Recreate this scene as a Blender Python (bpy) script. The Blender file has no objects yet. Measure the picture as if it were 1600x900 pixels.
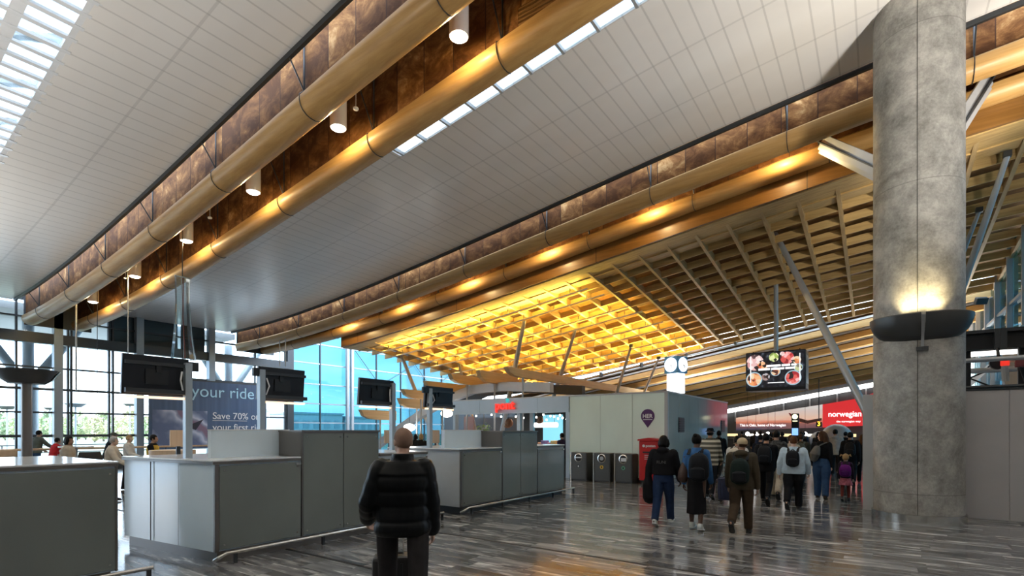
import bpy, bmesh, math, random
import numpy as np
from mathutils import Vector, Matrix
SC = bpy.context.scene
COL = SC.collection
R = math.radians
random.seed(7)
# ------------------------------------------------------------------ camera, sky, exposure
F_PX, YAW, HZ, EYE = 811.05, R(35.194), 673.0, 1.75
cam = bpy.data.cameras.new('camera'); camo = bpy.data.objects.new('camera', cam); COL.objects.link(camo)
cam.sensor_fit = 'HORIZONTAL'; cam.sensor_width = 36.0; cam.lens = 36.0*F_PX/1600.0
cam.shift_y = (HZ-450.0)/1600.0; cam.clip_start = 0.05; cam.clip_end = 600
camo.location = (0, 0, EYE); camo.rotation_euler = (R(90), 0, YAW)
SC.camera = camo
SC.view_settings.view_transform = 'Standard'; SC.view_settings.look = 'None'
SC.view_settings.exposure = 0.5; SC.view_settings.gamma = 1.0
SC.view_settings.use_curve_mapping = False
SC.cycles.max_bounces = 7; SC.cycles.diffuse_bounces = 4; SC.cycles.glossy_bounces = 4
SC.cycles.transparent_max_bounces = 12; SC.cycles.sample_clamp_indirect = 6.0
SC.cycles.use_denoising = True; SC.cycles.caustics_reflective = False; SC.cycles.caustics_refractive = False

SKY_STRENGTH = 5.0
FILL_W = 1650        # added uplighter columns, out of sight, that brighten the hall
TRACK_W = 150      # each warm track light under the lattice
COL_W = 95       # uplighter on the concrete column
world = bpy.data.worlds.new('sky'); SC.world = world; world.use_nodes = True
wn = world.node_tree.nodes; wl = world.node_tree.links; wn.clear()
wo = wn.new('ShaderNodeOutputWorld'); wb = wn.new('ShaderNodeBackground')
tc = wn.new('ShaderNodeTexCoord'); mp = wn.new('ShaderNodeMapping'); nz = wn.new('ShaderNodeTexNoise')
cr = wn.new('ShaderNodeValToRGB')
mp.inputs['Scale'].default_value = (2.2, 2.2, 7.0)
nz.inputs['Scale'].default_value = 1.7; nz.inputs['Detail'].default_value = 6
cr.color_ramp.elements[0].position = .38; cr.color_ramp.elements[0].color = (.42, .66, .95, 1)
cr.color_ramp.elements[1].position = .62; cr.color_ramp.elements[1].color = (.95, .97, 1, 1)
wl.new(tc.outputs['Generated'], mp.inputs['Vector']); wl.new(mp.outputs[0], nz.inputs['Vector'])
wl.new(nz.outputs['Fac'], cr.inputs[0]); wl.new(cr.outputs[0], wb.inputs['Color'])
wb.inputs['Strength'].default_value = SKY_STRENGTH
wl.new(wb.outputs[0], wo.inputs['Surface'])

# ------------------------------------------------------------------ surveying: a point of the photograph on a known plane
CS, SN = math.cos(YAW), math.sin(YAW)
def ray(px, py):
    u = (px-800)/F_PX; v = (HZ-py)/F_PX
    return -SN+CS*u, CS+SN*u, v
def onY(px, py, Y):
    x, y, v = ray(px, py); t = Y/y; return (t*x, Y, EYE+t*v)
def onX(px, py, X):
    x, y, v = ray(px, py); t = X/x; return (X, t*y, EYE+t*v)
def onZ(px, py, z=0.0):
    x, y, v = ray(px, py); t = (z-EYE)/v; return (t*x, t*y, z)

# ------------------------------------------------------------------ materials
MATS = {}
def nodes_of(name):
    m = bpy.data.materials.new(name); m.use_nodes = True
    n = m.node_tree.nodes; l = m.node_tree.links
    return m, n, l, n['Principled BSDF']
def mat(name, col, rough=.5, metal=0, spec=.5, emit=None, estr=0, var=.0, vscale=8, vstretch=(1, 1, 1), alpha=1, coat=0):
    if name in MATS: return MATS[name]
    m, n, l, b = nodes_of(name)
    b.inputs['Base Color'].default_value = (*col, 1); b.inputs['Roughness'].default_value = rough
    b.inputs['Metallic'].default_value = metal; b.inputs['Specular IOR Level'].default_value = spec
    b.inputs['Coat Weight'].default_value = coat
    if emit: b.inputs['Emission Color'].default_value = (*emit, 1); b.inputs['Emission Strength'].default_value = estr
    t = n.new('ShaderNodeTexCoord'); mp = n.new('ShaderNodeMapping'); z = n.new('ShaderNodeTexNoise')
    mp.inputs['Scale'].default_value = vstretch; z.inputs['Scale'].default_value = vscale; z.inputs['Detail'].default_value = 4
    l.new(t.outputs['Object'], mp.inputs[0]); l.new(mp.outputs[0], z.inputs['Vector'])
    r = n.new('ShaderNodeMapRange'); r.inputs['To Min'].default_value = 1-max(var, .02); r.inputs['To Max'].default_value = 1+max(var, .02)
    r.inputs['From Min'].default_value = .3; r.inputs['From Max'].default_value = .7
    mx = n.new('ShaderNodeMix'); mx.data_type = 'RGBA'; mx.blend_type = 'MULTIPLY'; mx.inputs['Factor'].default_value = 1
    mx.inputs[6].default_value = (*col, 1)
    l.new(z.outputs['Fac'], r.inputs['Value']); l.new(r.outputs[0], mx.inputs[7]); l.new(mx.outputs[2], b.inputs['Base Color'])
    if alpha < 1: b.inputs['Alpha'].default_value = alpha
    MATS[name] = m; return m
def N(n, kind, **kw):
    o = n.new(kind)
    for k, v in kw.items():
        if k.startswith('i_'): o.inputs[k[2:].replace('_', ' ')].default_value = v
        else: setattr(o, k, v)
    return o
def math_n(n, l, op, a, b=None, c=None):
    o = n.new('ShaderNodeMath'); o.operation = op
    for i, s in enumerate((a, b, c)):
        if s is None: continue
        if isinstance(s, (int, float)): o.inputs[i].default_value = s
        else: l.new(s, o.inputs[i])
    return o.outputs[0]
def ramp(n, l, src, stops):
    r = n.new('ShaderNodeValToRGB'); e = r.color_ramp.elements
    while len(e) < len(stops): e.new(.5)
    for k, (p, c) in enumerate(stops): e[k].position = p; e[k].color = (*c, 1)
    l.new(src, r.inputs[0]); return r.outputs[0]
def sep(n, l):
    t = n.new('ShaderNodeTexCoord'); s = n.new('ShaderNodeSeparateXYZ'); l.new(t.outputs['Object'], s.inputs[0])
    return t.outputs['Object'], s.outputs[0], s.outputs[1], s.outputs[2]
def comb(n, l, x, y, z):
    c = n.new('ShaderNodeCombineXYZ')
    for i, s in enumerate((x, y, z)):
        if isinstance(s, (int, float)): c.inputs[i].default_value = s
        else: l.new(s, c.inputs[i])
    return c.outputs[0]
def line_mask(n, l, coord, period, width, phase=0.0):
    a = math_n(n, l, 'DIVIDE', math_n(n, l, 'ADD', coord, phase), period)
    f = math_n(n, l, 'FRACT', a)
    d = math_n(n, l, 'ABSOLUTE', math_n(n, l, 'SUBTRACT', f, .5))
    return math_n(n, l, 'GREATER_THAN', d, .5-width/period/2)
def mixc(n, l, fac, a, b, blend='MIX'):
    m = n.new('ShaderNodeMix'); m.data_type = 'RGBA'; m.blend_type = blend
    for i, s in ((0, fac), (6, a), (7, b)):
        if isinstance(s, (int, float)): m.inputs[i].default_value = s
        elif isinstance(s, tuple): m.inputs[i].default_value = (*s, 1)
        else: l.new(s, m.inputs[i])
    return m.outputs[2]
def noise(n, l, vec, scale, detail=4, rough=.5, dist=0):
    z = N(n, 'ShaderNodeTexNoise', i_Scale=scale, i_Detail=detail, i_Roughness=rough, i_Distortion=dist); l.new(vec, z.inputs['Vector']); return z.outputs['Fac']

def mat_ceiling(y0):
    m, n, l, b = nodes_of('white_ceiling_panels')
    v, x, y, z = sep(n, l)
    a = line_mask(n, l, x, .36, .035); s = line_mask(n, l, y, 1.66, .05, -y0)
    tone = noise(n, l, comb(n, l, math_n(n, l, 'MULTIPLY', x, .25), y, 0), .8, 3)
    base = ramp(n, l, tone, [(.3, (.79, .765, .73)), (.7, (.86, .84, .81))])
    c = mixc(n, l, math_n(n, l, 'MULTIPLY', a, .42), base, (.42, .41, .39))
    c = mixc(n, l, math_n(n, l, 'MULTIPLY', s, .3), c, (.42, .41, .39))
    l.new(c, b.inputs['Base Color']); b.inputs['Roughness'].default_value = .28; b.inputs['Specular IOR Level'].default_value = .5
    bp = n.new('ShaderNodeBump'); bp.inputs['Strength'].default_value = .35; bp.inputs['Distance'].default_value = .02
    l.new(math_n(n, l, 'MAXIMUM', a, s), bp.inputs['Height']); l.new(bp.outputs[0], b.inputs['Normal'])
    return m
def mat_plywood():
    m, n, l, b = nodes_of('stained_plywood')
    v, x, y, z = sep(n, l)
    cell = math_n(n, l, 'FLOOR', math_n(n, l, 'DIVIDE', x, .8))
    wn_ = N(n, 'ShaderNodeTexWhiteNoise', noise_dimensions='1D'); l.new(cell, wn_.inputs['W'])
    off = math_n(n, l, 'MULTIPLY', wn_.outputs['Value'], 37.0)
    vv = comb(n, l, math_n(n, l, 'ADD', x, off), math_n(n, l, 'MULTIPLY', z, 1.4), y)
    f = noise(n, l, vv, 1.7, 8, .7, .45)
    f2 = math_n(n, l, 'ADD', f, math_n(n, l, 'MULTIPLY', math_n(n, l, 'SUBTRACT', wn_.outputs['Value'], .5), .14))
    c = ramp(n, l, f2, [(.38, (.070, .026, .008)), (.52, (.145, .062, .020)), (.61, (.24, .115, .040)), (.70, (.42, .25, .11))])
    j = line_mask(n, l, x, .8, .022)
    c = mixc(n, l, j, c, (.05, .022, .012))
    l.new(c, b.inputs['Base Color']); b.inputs['Roughness'].default_value = .8; b.inputs['Specular IOR Level'].default_value = .15
    return m
def mat_wood(name, dark, light, rough=.35, axis='x', scale=1.0, coat=.2, joint=0):
    m, n, l, b = nodes_of(name)
    v, x, y, z = sep(n, l)
    k = {'x': (.35, 9, 9), 'y': (9, .35, 9), 'z': (9, 9, .35)}[axis]
    mp = N(n, 'ShaderNodeMapping'); mp.inputs['Scale'].default_value = tuple(q*scale for q in k); l.new(v, mp.inputs[0])
    f = noise(n, l, mp.outputs[0], 1.6, 6, .6)
    f2 = noise(n, l, v, 1.3, 3)
    c = ramp(n, l, math_n(n, l, 'ADD', math_n(n, l, 'MULTIPLY', f, .75), math_n(n, l, 'MULTIPLY', f2, .25)), [(.32, dark), (.66, light)])
    if joint: c = mixc(n, l, line_mask(n, l, x, joint, .03), c, tuple(q*.35 for q in dark))
    l.new(c, b.inputs['Base Color']); b.inputs['Roughness'].default_value = rough; b.inputs['Coat Weight'].default_value = coat
    b.inputs['Coat Roughness'].default_value = .25
    return m
def mat_floor():
    m, n, l, b = nodes_of('veined_grey_marble')
    v, x, y, z = sep(n, l)
    row = math_n(n, l, 'FLOOR', math_n(n, l, 'DIVIDE', y, .30))
    w1 = N(n, 'ShaderNodeTexWhiteNoise', noise_dimensions='1D'); l.new(row, w1.inputs['W'])
    xs = math_n(n, l, 'ADD', x, math_n(n, l, 'MULTIPLY', w1.outputs['Value'], 2.0))
    colm = math_n(n, l, 'FLOOR', math_n(n, l, 'DIVIDE', xs, .9))
    w2 = N(n, 'ShaderNodeTexWhiteNoise', noise_dimensions='2D'); l.new(comb(n, l, colm, row, 0), w2.inputs['Vector'])
    o = math_n(n, l, 'MULTIPLY', w2.outputs['Value'], 60.0)
    vv = comb(n, l, math_n(n, l, 'ADD', math_n(n, l, 'MULTIPLY', x, 1.35), o), math_n(n, l, 'ADD', math_n(n, l, 'MULTIPLY', y, 9.5), o), o)
    f = noise(n, l, vv, 1.0, 4, .6, .35)
    g = noise(n, l, vv, .45, 3, .5, .4)
    base = ramp(n, l, g, [(.3, (.05, .051, .053)), (.5, (.13, .13, .132)), (.72, (.27, .268, .262))])
    vein = ramp(n, l, f, [(.53, (0, 0, 0)), (.60, (.35, .35, .35)), (.69, (1, 1, 1))])
    tone = math_n(n, l, 'ADD', .62, math_n(n, l, 'MULTIPLY', w2.outputs['Value'], .76))
    c = mixc(n, l, vein, base, (.60, .59, .56))
    c = mixc(n, l, 1.0, c, comb(n, l, tone, tone, tone), 'MULTIPLY')
    jt = math_n(n, l, 'MAXIMUM', line_mask(n, l, y, .30, .005), line_mask(n, l, xs, .9, .005))
    c = mixc(n, l, math_n(n, l, 'MULTIPLY', jt, .6), c, (.02, .02, .02))
    l.new(c, b.inputs['Base Color']); b.inputs['Roughness'].default_value = .13; b.inputs['Specular IOR Level'].default_value = .55
    return m
def mat_concrete():
    m, n, l, b = nodes_of('board_marked_concrete')
    v, x, y, z = sep(n, l)
    f = noise(n, l, v, 2.2, 9, .72, .2); g = noise(n, l, v, 22, 6, .7)
    f = math_n(n, l, 'ADD', math_n(n, l, 'MULTIPLY', f, .75), math_n(n, l, 'MULTIPLY', g, .25))
    c = ramp(n, l, f, [(.36, (.17, .166, .15)), (.5, (.31, .302, .278)), (.62, (.45, .437, .40))])
    ring = line_mask(n, l, z, 2.95, .02, -.55)
    c = mixc(n, l, math_n(n, l, 'MULTIPLY', ring, .35), c, (.06, .06, .055))
    l.new(c, b.inputs['Base Color']); b.inputs['Roughness'].default_value = .62
    bp = n.new('ShaderNodeBump'); bp.inputs['Strength'].default_value = .25; bp.inputs['Distance'].default_value = .02
    l.new(f, bp.inputs['Height']); l.new(bp.outputs[0], b.inputs['Normal'])
    return m
def mat_glass(name, tint, refl=.5):
    m = bpy.data.materials.new(name); m.use_nodes = True
    n = m.node_tree.nodes; l = m.node_tree.links; n.clear()
    o = n.new('ShaderNodeOutputMaterial'); t = n.new('ShaderNodeBsdfTransparent'); g = n.new('ShaderNodeBsdfGlossy')
    x = n.new('ShaderNodeMixShader'); fr = n.new('ShaderNodeFresnel'); fr.inputs['IOR'].default_value = 1.45
    t.inputs['Color'].default_value = (*tint, 1); g.inputs['Roughness'].default_value = .02
    l.new(math_n(n, l, 'MULTIPLY', fr.outputs[0], refl), x.inputs[0])
    l.new(t.outputs[0], x.inputs[1]); l.new(g.outputs[0], x.inputs[2]); l.new(x.outputs[0], o.inputs[0])
    return m
def mat_brushed_glass(name, col, rough=.2, streak=.12):
    m, n, l, b = nodes_of(name)
    v, x, y, z = sep(n, l)
    f = noise(n, l, comb(n, l, x, math_n(n, l, 'MULTIPLY', y, .6), math_n(n, l, 'MULTIPLY', z, .5)), 1.2, 3)
    c = ramp(n, l, f, [(.3, tuple(q*(1-streak) for q in col)), (.7, tuple(q*(1+streak) for q in col))])
    l.new(c, b.inputs['Base Color']); b.inputs['Roughness'].default_value = rough
    b.inputs['Specular IOR Level'].default_value = .55
    return m

M_CHORD = mat_wood('glulam_chord', (.40, .215, .062), (.56, .335, .115), .5)
M_PLY = mat_plywood()
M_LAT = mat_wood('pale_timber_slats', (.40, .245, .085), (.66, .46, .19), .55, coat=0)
M_LATY = mat_wood('pale_timber_ribs', (.40, .26, .11), (.60, .43, .21), .55, axis='y', coat=0)
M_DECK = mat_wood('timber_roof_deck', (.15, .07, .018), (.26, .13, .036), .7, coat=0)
M_FASC = mat_wood('timber_fascia', (.17, .075, .014), (.27, .13, .032), .4, coat=.15, joint=6.4)
M_FIN = mat_wood('timber_fin', (.50, .30, .11), (.72, .48, .20), .5, coat=0)
M_BEAMY = mat_wood('timber_purlin', (.50, .35, .18), (.68, .51, .29), .5, axis='y', coat=0)
M_FLOOR = mat_floor(); M_CONC = mat_concrete()
M_STEELD = mat('dark_steel', (.055, .06, .065), .4, .6)
M_BLACK = mat('black_metal', (.012, .013, .015), .38, .2)
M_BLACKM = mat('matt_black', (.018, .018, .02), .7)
M_STEEL = mat('painted_grey_steel', (.42, .44, .46), .38, .3)
M_STAIN = mat('stainless_steel', (.62, .61, .58), .25, 1)
M_FRAME = mat('blue_grey_frame', (.36, .42, .47), .4, .3)
M_FRAMED = mat('dark_grey_frame', (.055, .065, .075), .4, .3)
M_WHITE = mat('white_laminate', (.78, .80, .82), .12, 0, .5)
M_WGLASS = mat_brushed_glass('white_back_painted_glass', (.68, .80, .88), .08, .05)
M_GGLASS = mat_brushed_glass('grey_green_back_painted_glass', (.19, .215, .205), .16, .12)
M_GFRAME = mat('brown_grey_metal_edge', (.20, .185, .175), .32, .7)
M_KGLASS = mat_brushed_glass('pale_green_glass', (.76, .90, .84), .06, .04)
M_KBLUE = mat_brushed_glass('blue_grey_fascia', (.46, .60, .76), .25, .04)
M_GLASS = mat_glass('clear_glass', (.93, .97, .98), .7)
M_GLASSB = mat_glass('blue_tinted_glass', (.24, .42, .48), .7)
M_HOARD = mat('grey_hoarding_board', (.43, .415, .41), .5, var=.04, vscale=1.5)
M_HOARDL = mat('light_grey_board_edge', (.45, .46, .46), .5)
M_RED = mat('red_letters', (.75, .03, .02), .35, emit=(1, .05, .03), estr=.5)
M_REDP = mat('red_paint', (.48, .012, .014), .35)
M_LAMP = mat('lit_diffuser', (1, 1, 1), .5, emit=(1, .96, .88), estr=9)
M_LED = mat('lit_strip', (1, 1, 1), .5, emit=(1, .98, .95), estr=2.2)
M_RUBBER = mat('rubber', (.02, .02, .02), .8)

# ------------------------------------------------------------------ object helpers
def tag(o, label=None, cat=None, group=None, kind=None):
    if label: o['label'] = label
    if cat: o['category'] = cat
    if group: o['group'] = group
    if kind: o['kind'] = kind
    return o
def empty(name, loc, rz=0, label=None, cat=None, group=None, kind=None):
    o = bpy.data.objects.new(name, None); COL.objects.link(o); o.empty_display_size = .1
    o.location = loc; o.rotation_euler = (0, 0, rz)
    return tag(o, label, cat, group, kind)
def copy_tree(o, parent=None):
    c = o.copy(); COL.objects.link(c)
    if parent is not None: c.parent = parent
    for ch in [q for q in bpy.data.objects if q.parent == o]: copy_tree(ch, c)
    return c
class MB:
    def __init__(s): s.v = []; s.f = []
    def add(s, vs, fs):
        k = len(s.v); s.v += [tuple(p) for p in vs]; s.f += [tuple(i+k for i in f) for f in fs]; return s
    def box(s, x0, x1, y0, y1, z0, z1):
        return s.add([(x0, y0, z0), (x1, y0, z0), (x1, y1, z0), (x0, y1, z0), (x0, y0, z1), (x1, y0, z1), (x1, y1, z1), (x0, y1, z1)],
                     [(3, 2, 1, 0), (4, 5, 6, 7), (0, 1, 5, 4), (1, 2, 6, 5), (2, 3, 7, 6), (3, 0, 4, 7)])
    def obox(s, c, d, rz=0, rx=0, ry=0):
        m = Matrix.Rotation(rz, 3, 'Z') @ Matrix.Rotation(ry, 3, 'Y') @ Matrix.Rotation(rx, 3, 'X')
        vs = [Vector(c)+m @ Vector((a*d[0]/2, b*d[1]/2, e*d[2]/2)) for e in (-1, 1) for a, b in ((-1, -1), (1, -1), (1, 1), (-1, 1))]
        return s.add(vs, [(3, 2, 1, 0), (4, 5, 6, 7), (0, 1, 5, 4), (1, 2, 6, 5), (2, 3, 7, 6), (3, 0, 4, 7)])
    def bar(s, p, q, w, h, up=(0, 0, 1)):
        p = Vector(p); q = Vector(q); d = (q-p).normalized(); u = Vector(up)
        a = d.cross(u)
        if a.length < 1e-4: a = d.cross(Vector((0, 1, 0)))
        a.normalize(); u = a.cross(d)
        vs = [e+a*(i*w/2)+u*(j*h/2) for e in (p, q) for i, j in ((-1, -1), (1, -1), (1, 1), (-1, 1))]
        return s.add(vs, [(3, 2, 1, 0), (4, 5, 6, 7), (0, 1, 5, 4), (1, 2, 6, 5), (2, 3, 7, 6), (3, 0, 4, 7)])
    def loft(s, rings, cap=True):
        k = len(rings[0]); vs = [p for r in rings for p in r]; fs = []
        for i in range(len(rings)-1):
            for j in range(k):
                fs.append((i*k+j, i*k+(j+1) % k, (i+1)*k+(j+1) % k, (i+1)*k+j))
        if cap: fs.append(tuple(range(k-1, -1, -1))); fs.append(tuple((len(rings)-1)*k+j for j in range(k)))
        return s.add(vs, fs)
    def tube(s, pts, r, n=10, cap=True, squash=1.0, side=None):
        pts = [Vector(p) for p in pts]; rs = r if isinstance(r, (list, tuple)) else [r]*len(pts); rings = []
        ref = None
        for i, p in enumerate(pts):
            d = (pts[min(i+1, len(pts)-1)]-pts[max(i-1, 0)])
            if d.length < 1e-7: d = Vector((0, 0, 1))
            d.normalize()
            if ref is None: ref = Vector(side) if side else (Vector((0, 1, 0)) if abs(d.y) < .9 else Vector((1, 0, 0)))
            a = ref-d*ref.dot(d); a.normalize(); ref = a; b = d.cross(a)
            rings.append([p+a*(rs[i]*math.cos(t))+b*(rs[i]*squash*math.sin(t)) for t in (2*math.pi*k/n for k in range(n))])
        return s.loft(rings, cap)
    def rtube(s, pts, r, n=12):   # tube with rounded ends
        pts = [Vector(p) for p in pts]; rs = list(r) if isinstance(r, (list, tuple)) else [r]*len(pts)
        d0 = (pts[0]-pts[1]).normalized(); d1 = (pts[-1]-pts[-2]).normalized()
        P = [pts[0]+d0*rs[0]*.95, pts[0]+d0*rs[0]*.6]+pts+[pts[-1]+d1*rs[-1]*.6, pts[-1]+d1*rs[-1]*.95]
        Q = [rs[0]*.3, rs[0]*.8]+rs+[rs[-1]*.8, rs[-1]*.3]
        return s.tube(P, Q, n)
    def ell(s, c, r, n=14, m=9, rot=None):
        c = Vector(c); rings = []
        for i in range(m+1):
            t = math.pi*(i+.0001 if i == 0 else (i-.0001 if i == m else i))/m
            rings.append([(Vector((r[0]*math.sin(t)*math.cos(a), r[1]*math.sin(t)*math.sin(a), -r[2]*math.cos(t)))) for a in (2*math.pi*k/n for k in range(n))])
        if rot is not None: rings = [[rot @ p for p in g] for g in rings]
        return s.loft([[c+p for p in g] for g in rings])
    def lathe(s, prof, c=(0, 0, 0), n=28, a0=0, a1=2*math.pi):
        full = abs(a1-a0-2*math.pi) < 1e-6; k = n if full else n+1
        vs = []; fs = []
        for r, z in prof:
            for j in range(k):
                a = a0+(a1-a0)*j/n; vs.append((c[0]+r*math.cos(a), c[1]+r*math.sin(a), c[2]+z))
        for i in range(len(prof)-1):
            for j in range(n):
                q = (j+1) % k; fs.append((i*k+j, i*k+q, (i+1)*k+q, (i+1)*k+j))
        return s.add(vs, fs)
    def prism(s, poly, z0, z1):
        k = len(poly); vs = [(x, y, z0) for x, y in poly]+[(x, y, z1) for x, y in poly]
        return s.add(vs, [tuple(range(k-1, -1, -1)), tuple(range(k, 2*k))]+[(j, (j+1) % k, k+(j+1) % k, k+j) for j in range(k)])
    def extr(s, poly3, d):
        k = len(poly3); d = Vector(d); a = [Vector(p) for p in poly3]
        return s.add(a+[p+d for p in a], [tuple(range(k-1, -1, -1)), tuple(range(k, 2*k))]+[(j, (j+1) % k, k+(j+1) % k, k+j) for j in range(k)])
    def mesh(s, name, off=(0, 0, 0)):
        me = bpy.data.meshes.new(name); me.from_pydata([(p[0]-off[0], p[1]-off[1], p[2]-off[2]) for p in s.v], [], s.f); me.update()
        bm = bmesh.new(); bm.from_mesh(me); bmesh.ops.recalc_face_normals(bm, faces=bm.faces); bm.to_mesh(me); bm.free()
        return me
    def build(s, name, m, parent=None, smooth=False, bevel=0, world=True, label=None, cat=None, group=None, kind=None, origin=None):
        off = (0, 0, 0)
        if parent is not None and world:
            q = parent
            off = Vector((0, 0, 0))
            while q is not None: off = off+q.location; q = q.parent
        elif origin is not None: off = origin
        me = s.mesh(name, off); me.materials.append(m)
        o = bpy.data.objects.new(name, me); COL.objects.link(o)
        if parent is not None: o.parent = parent
        elif origin is not None: o.location = origin
        if smooth:
            me.shade_smooth() if hasattr(me, 'shade_smooth') else None
            if smooth == 'auto': 
                try: me.set_sharp_from_angle(angle=R(35))
                except Exception: pass
        if bevel:
            b = o.modifiers.new('bevel', 'BEVEL'); b.width = bevel; b.segments = 2; b.limit_method = 'ANGLE'
        return tag(o, label, cat, group, kind)
def text(name, s, size, loc, rot, m, parent, depth=.004, align='LEFT', bold=0.0, sx=1.0, label=None):
    cu = bpy.data.curves.new(name, 'FONT'); cu.body = s; cu.size = size; cu.extrude = depth; cu.align_x = align; cu.offset = bold*size
    t = bpy.data.objects.new(name+'_tmp', cu); COL.objects.link(t)
    dg = bpy.context.evaluated_depsgraph_get(); me = bpy.data.meshes.new_from_object(t.evaluated_get(dg))
    bpy.data.objects.remove(t); bpy.data.curves.remove(cu)
    me.materials.clear(); me.materials.append(m)
    o = bpy.data.objects.new(name, me); COL.objects.link(o); o.parent = parent
    off = Vector((0, 0, 0)); q = parent
    while q is not None: off = off+q.location; q = q.parent
    o.location = Vector(loc)-off; o.rotation_euler = rot; o.scale = (sx, 1, 1)
    if label: o['label'] = label
    return o
def lamp(name, kind, loc, power, col, parent=None, size=.1, spot=None, rot=(0, 0, 0), blend=.6, sy=None):
    d = bpy.data.lights.new(name, kind); d.energy = power; d.color = col
    if kind == 'AREA':
        d.size = size
        if sy: d.shape = 'RECTANGLE'; d.size_y = sy
    else: d.shadow_soft_size = size
    if kind == 'SPOT': d.spot_size = R(spot); d.spot_blend = blend
    o = bpy.data.objects.new(name, d); COL.objects.link(o); o.rotation_euler = rot
    if parent is not None:
        o.parent = parent; o.location = Vector(loc)-parent.location
    else: o.location = loc
    return o
def S(mb, name, m, **k):     # a piece of the setting
    k.setdefault('kind', 'structure'); return mb.build(name, m, **k)
# ------------------------------------------------------------------ the shell: floor, roof, glazed walls
def H(x):                      # underside of the roof beams, rising from the glass wall on the left to the right
    x = min(x, 6.05)/1.1; return EYE+1.1*(-0.00013965*x**3-0.0032748*x**2+0.111532*x+8.3968-EYE)
XW, XE = -29.15, 8.6
XS = [XW+.35+i*(XE-XW-.35)/54 for i in range(55)]
S(MB().box(-29.8, 12, -12, 62, -.12, 0), 'floor', M_FLOOR)
for k, y in enumerate((4.36, 6.55)):
    S(MB().box(-16, 8, y-.022, y+.022, 0, .004), 'trim_%d' % (k+1), M_BLACKM)
M_CEIL = mat_ceiling(9.24)
def sheet(x0, x1, ya, yb, dz, th=.05, step=48):
    xs = [x0+(x1-x0)*i/step for i in range(step+1)]; mb = MB()
    rings = [[(x, ya, H(x)+dz), (x, yb, H(x)+dz), (x, yb, H(x)+dz+th), (x, ya, H(x)+dz+th)] for x in xs]
    return mb.loft(rings)
for a_, b_, c_, d_ in ((XW, XE, -11.0, 1.55), (XW, XE, 3.0, 5.60), (XW, -16.6, 1.55, 3.0), (-10.4, XE, 1.55, 3.0)):
    S(sheet(a_, b_, c_, d_, 1.02), 'ceiling', M_CEIL)
S(sheet(XW, XE, 9.24, 14.26, 1.02), 'ceiling', M_CEIL)
S(sheet(XW, -10.0, 7.85, 9.24, 1.02), 'ceiling', M_CEIL)
S(sheet(-10.0, XE, 7.85, 8.5, 1.02), 'ceiling', M_CEIL)

sky = empty('rooflight', (-13.5, 2.3, H(-13.5)+1.1), label='glazed rooflight with close white slats in the large white ceiling, top left corner', cat='skylight', kind='structure')
sheet(-16.6, -10.4, 1.55, 3.0, 1.10, .01).build('pane', M_GLASS, sky)
for x in [-16.56+.36*i for i in range(18)]: MB().bar((x, 1.5, H(x)+1.04), (x, 3.05, H(x)+1.04), .11, .05).build('glazing_bar', M_WHITE, sky)
for y in (1.55, 2.25, 3.0): MB().loft([[(x, y-.09, H(x)+1.02), (x, y+.09, H(x)+1.02), (x, y+.09, H(x)+1.09), (x, y-.09, H(x)+1.09)] for x in (-16.6, -13.5, -10.4)]).build('long_bar', M_WHITE, sky)
for x in (-16.2, -14.6, -13.0, -11.4): MB().bar((x, 1.5, H(x)+1.2), (x+.9, 3.05, H(x)+1.5), .16, .10).build('truss_brace', M_STEEL, sky)
# narrow rooflight along the first beam
sky = empty('rooflight', (-2, 8.9, H(-2)+.9), label='long glazed rooflight strip with white lattice bars beside the second roof beam', cat='skylight', kind='structure')
sheet(-10, XE, 8.5, 9.24, 1.06, .01).build('pane', M_GLASS, sky)
for x in [-9.9+.78*i for i in range(20)]:
    MB().bar((x, 8.5, H(x)+1.03), (x, 9.24, H(x)+1.03), .06, .08).build('glazing_bar', M_STEEL, sky)
for x in [-9.9+1.56*i for i in range(10)]:
    MB().bar((x, 8.4, H(x)+1.25), (x+.78, 9.3, H(x+.78)+1.75), .12, .12).build('truss_brace', M_STEEL, sky)

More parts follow.
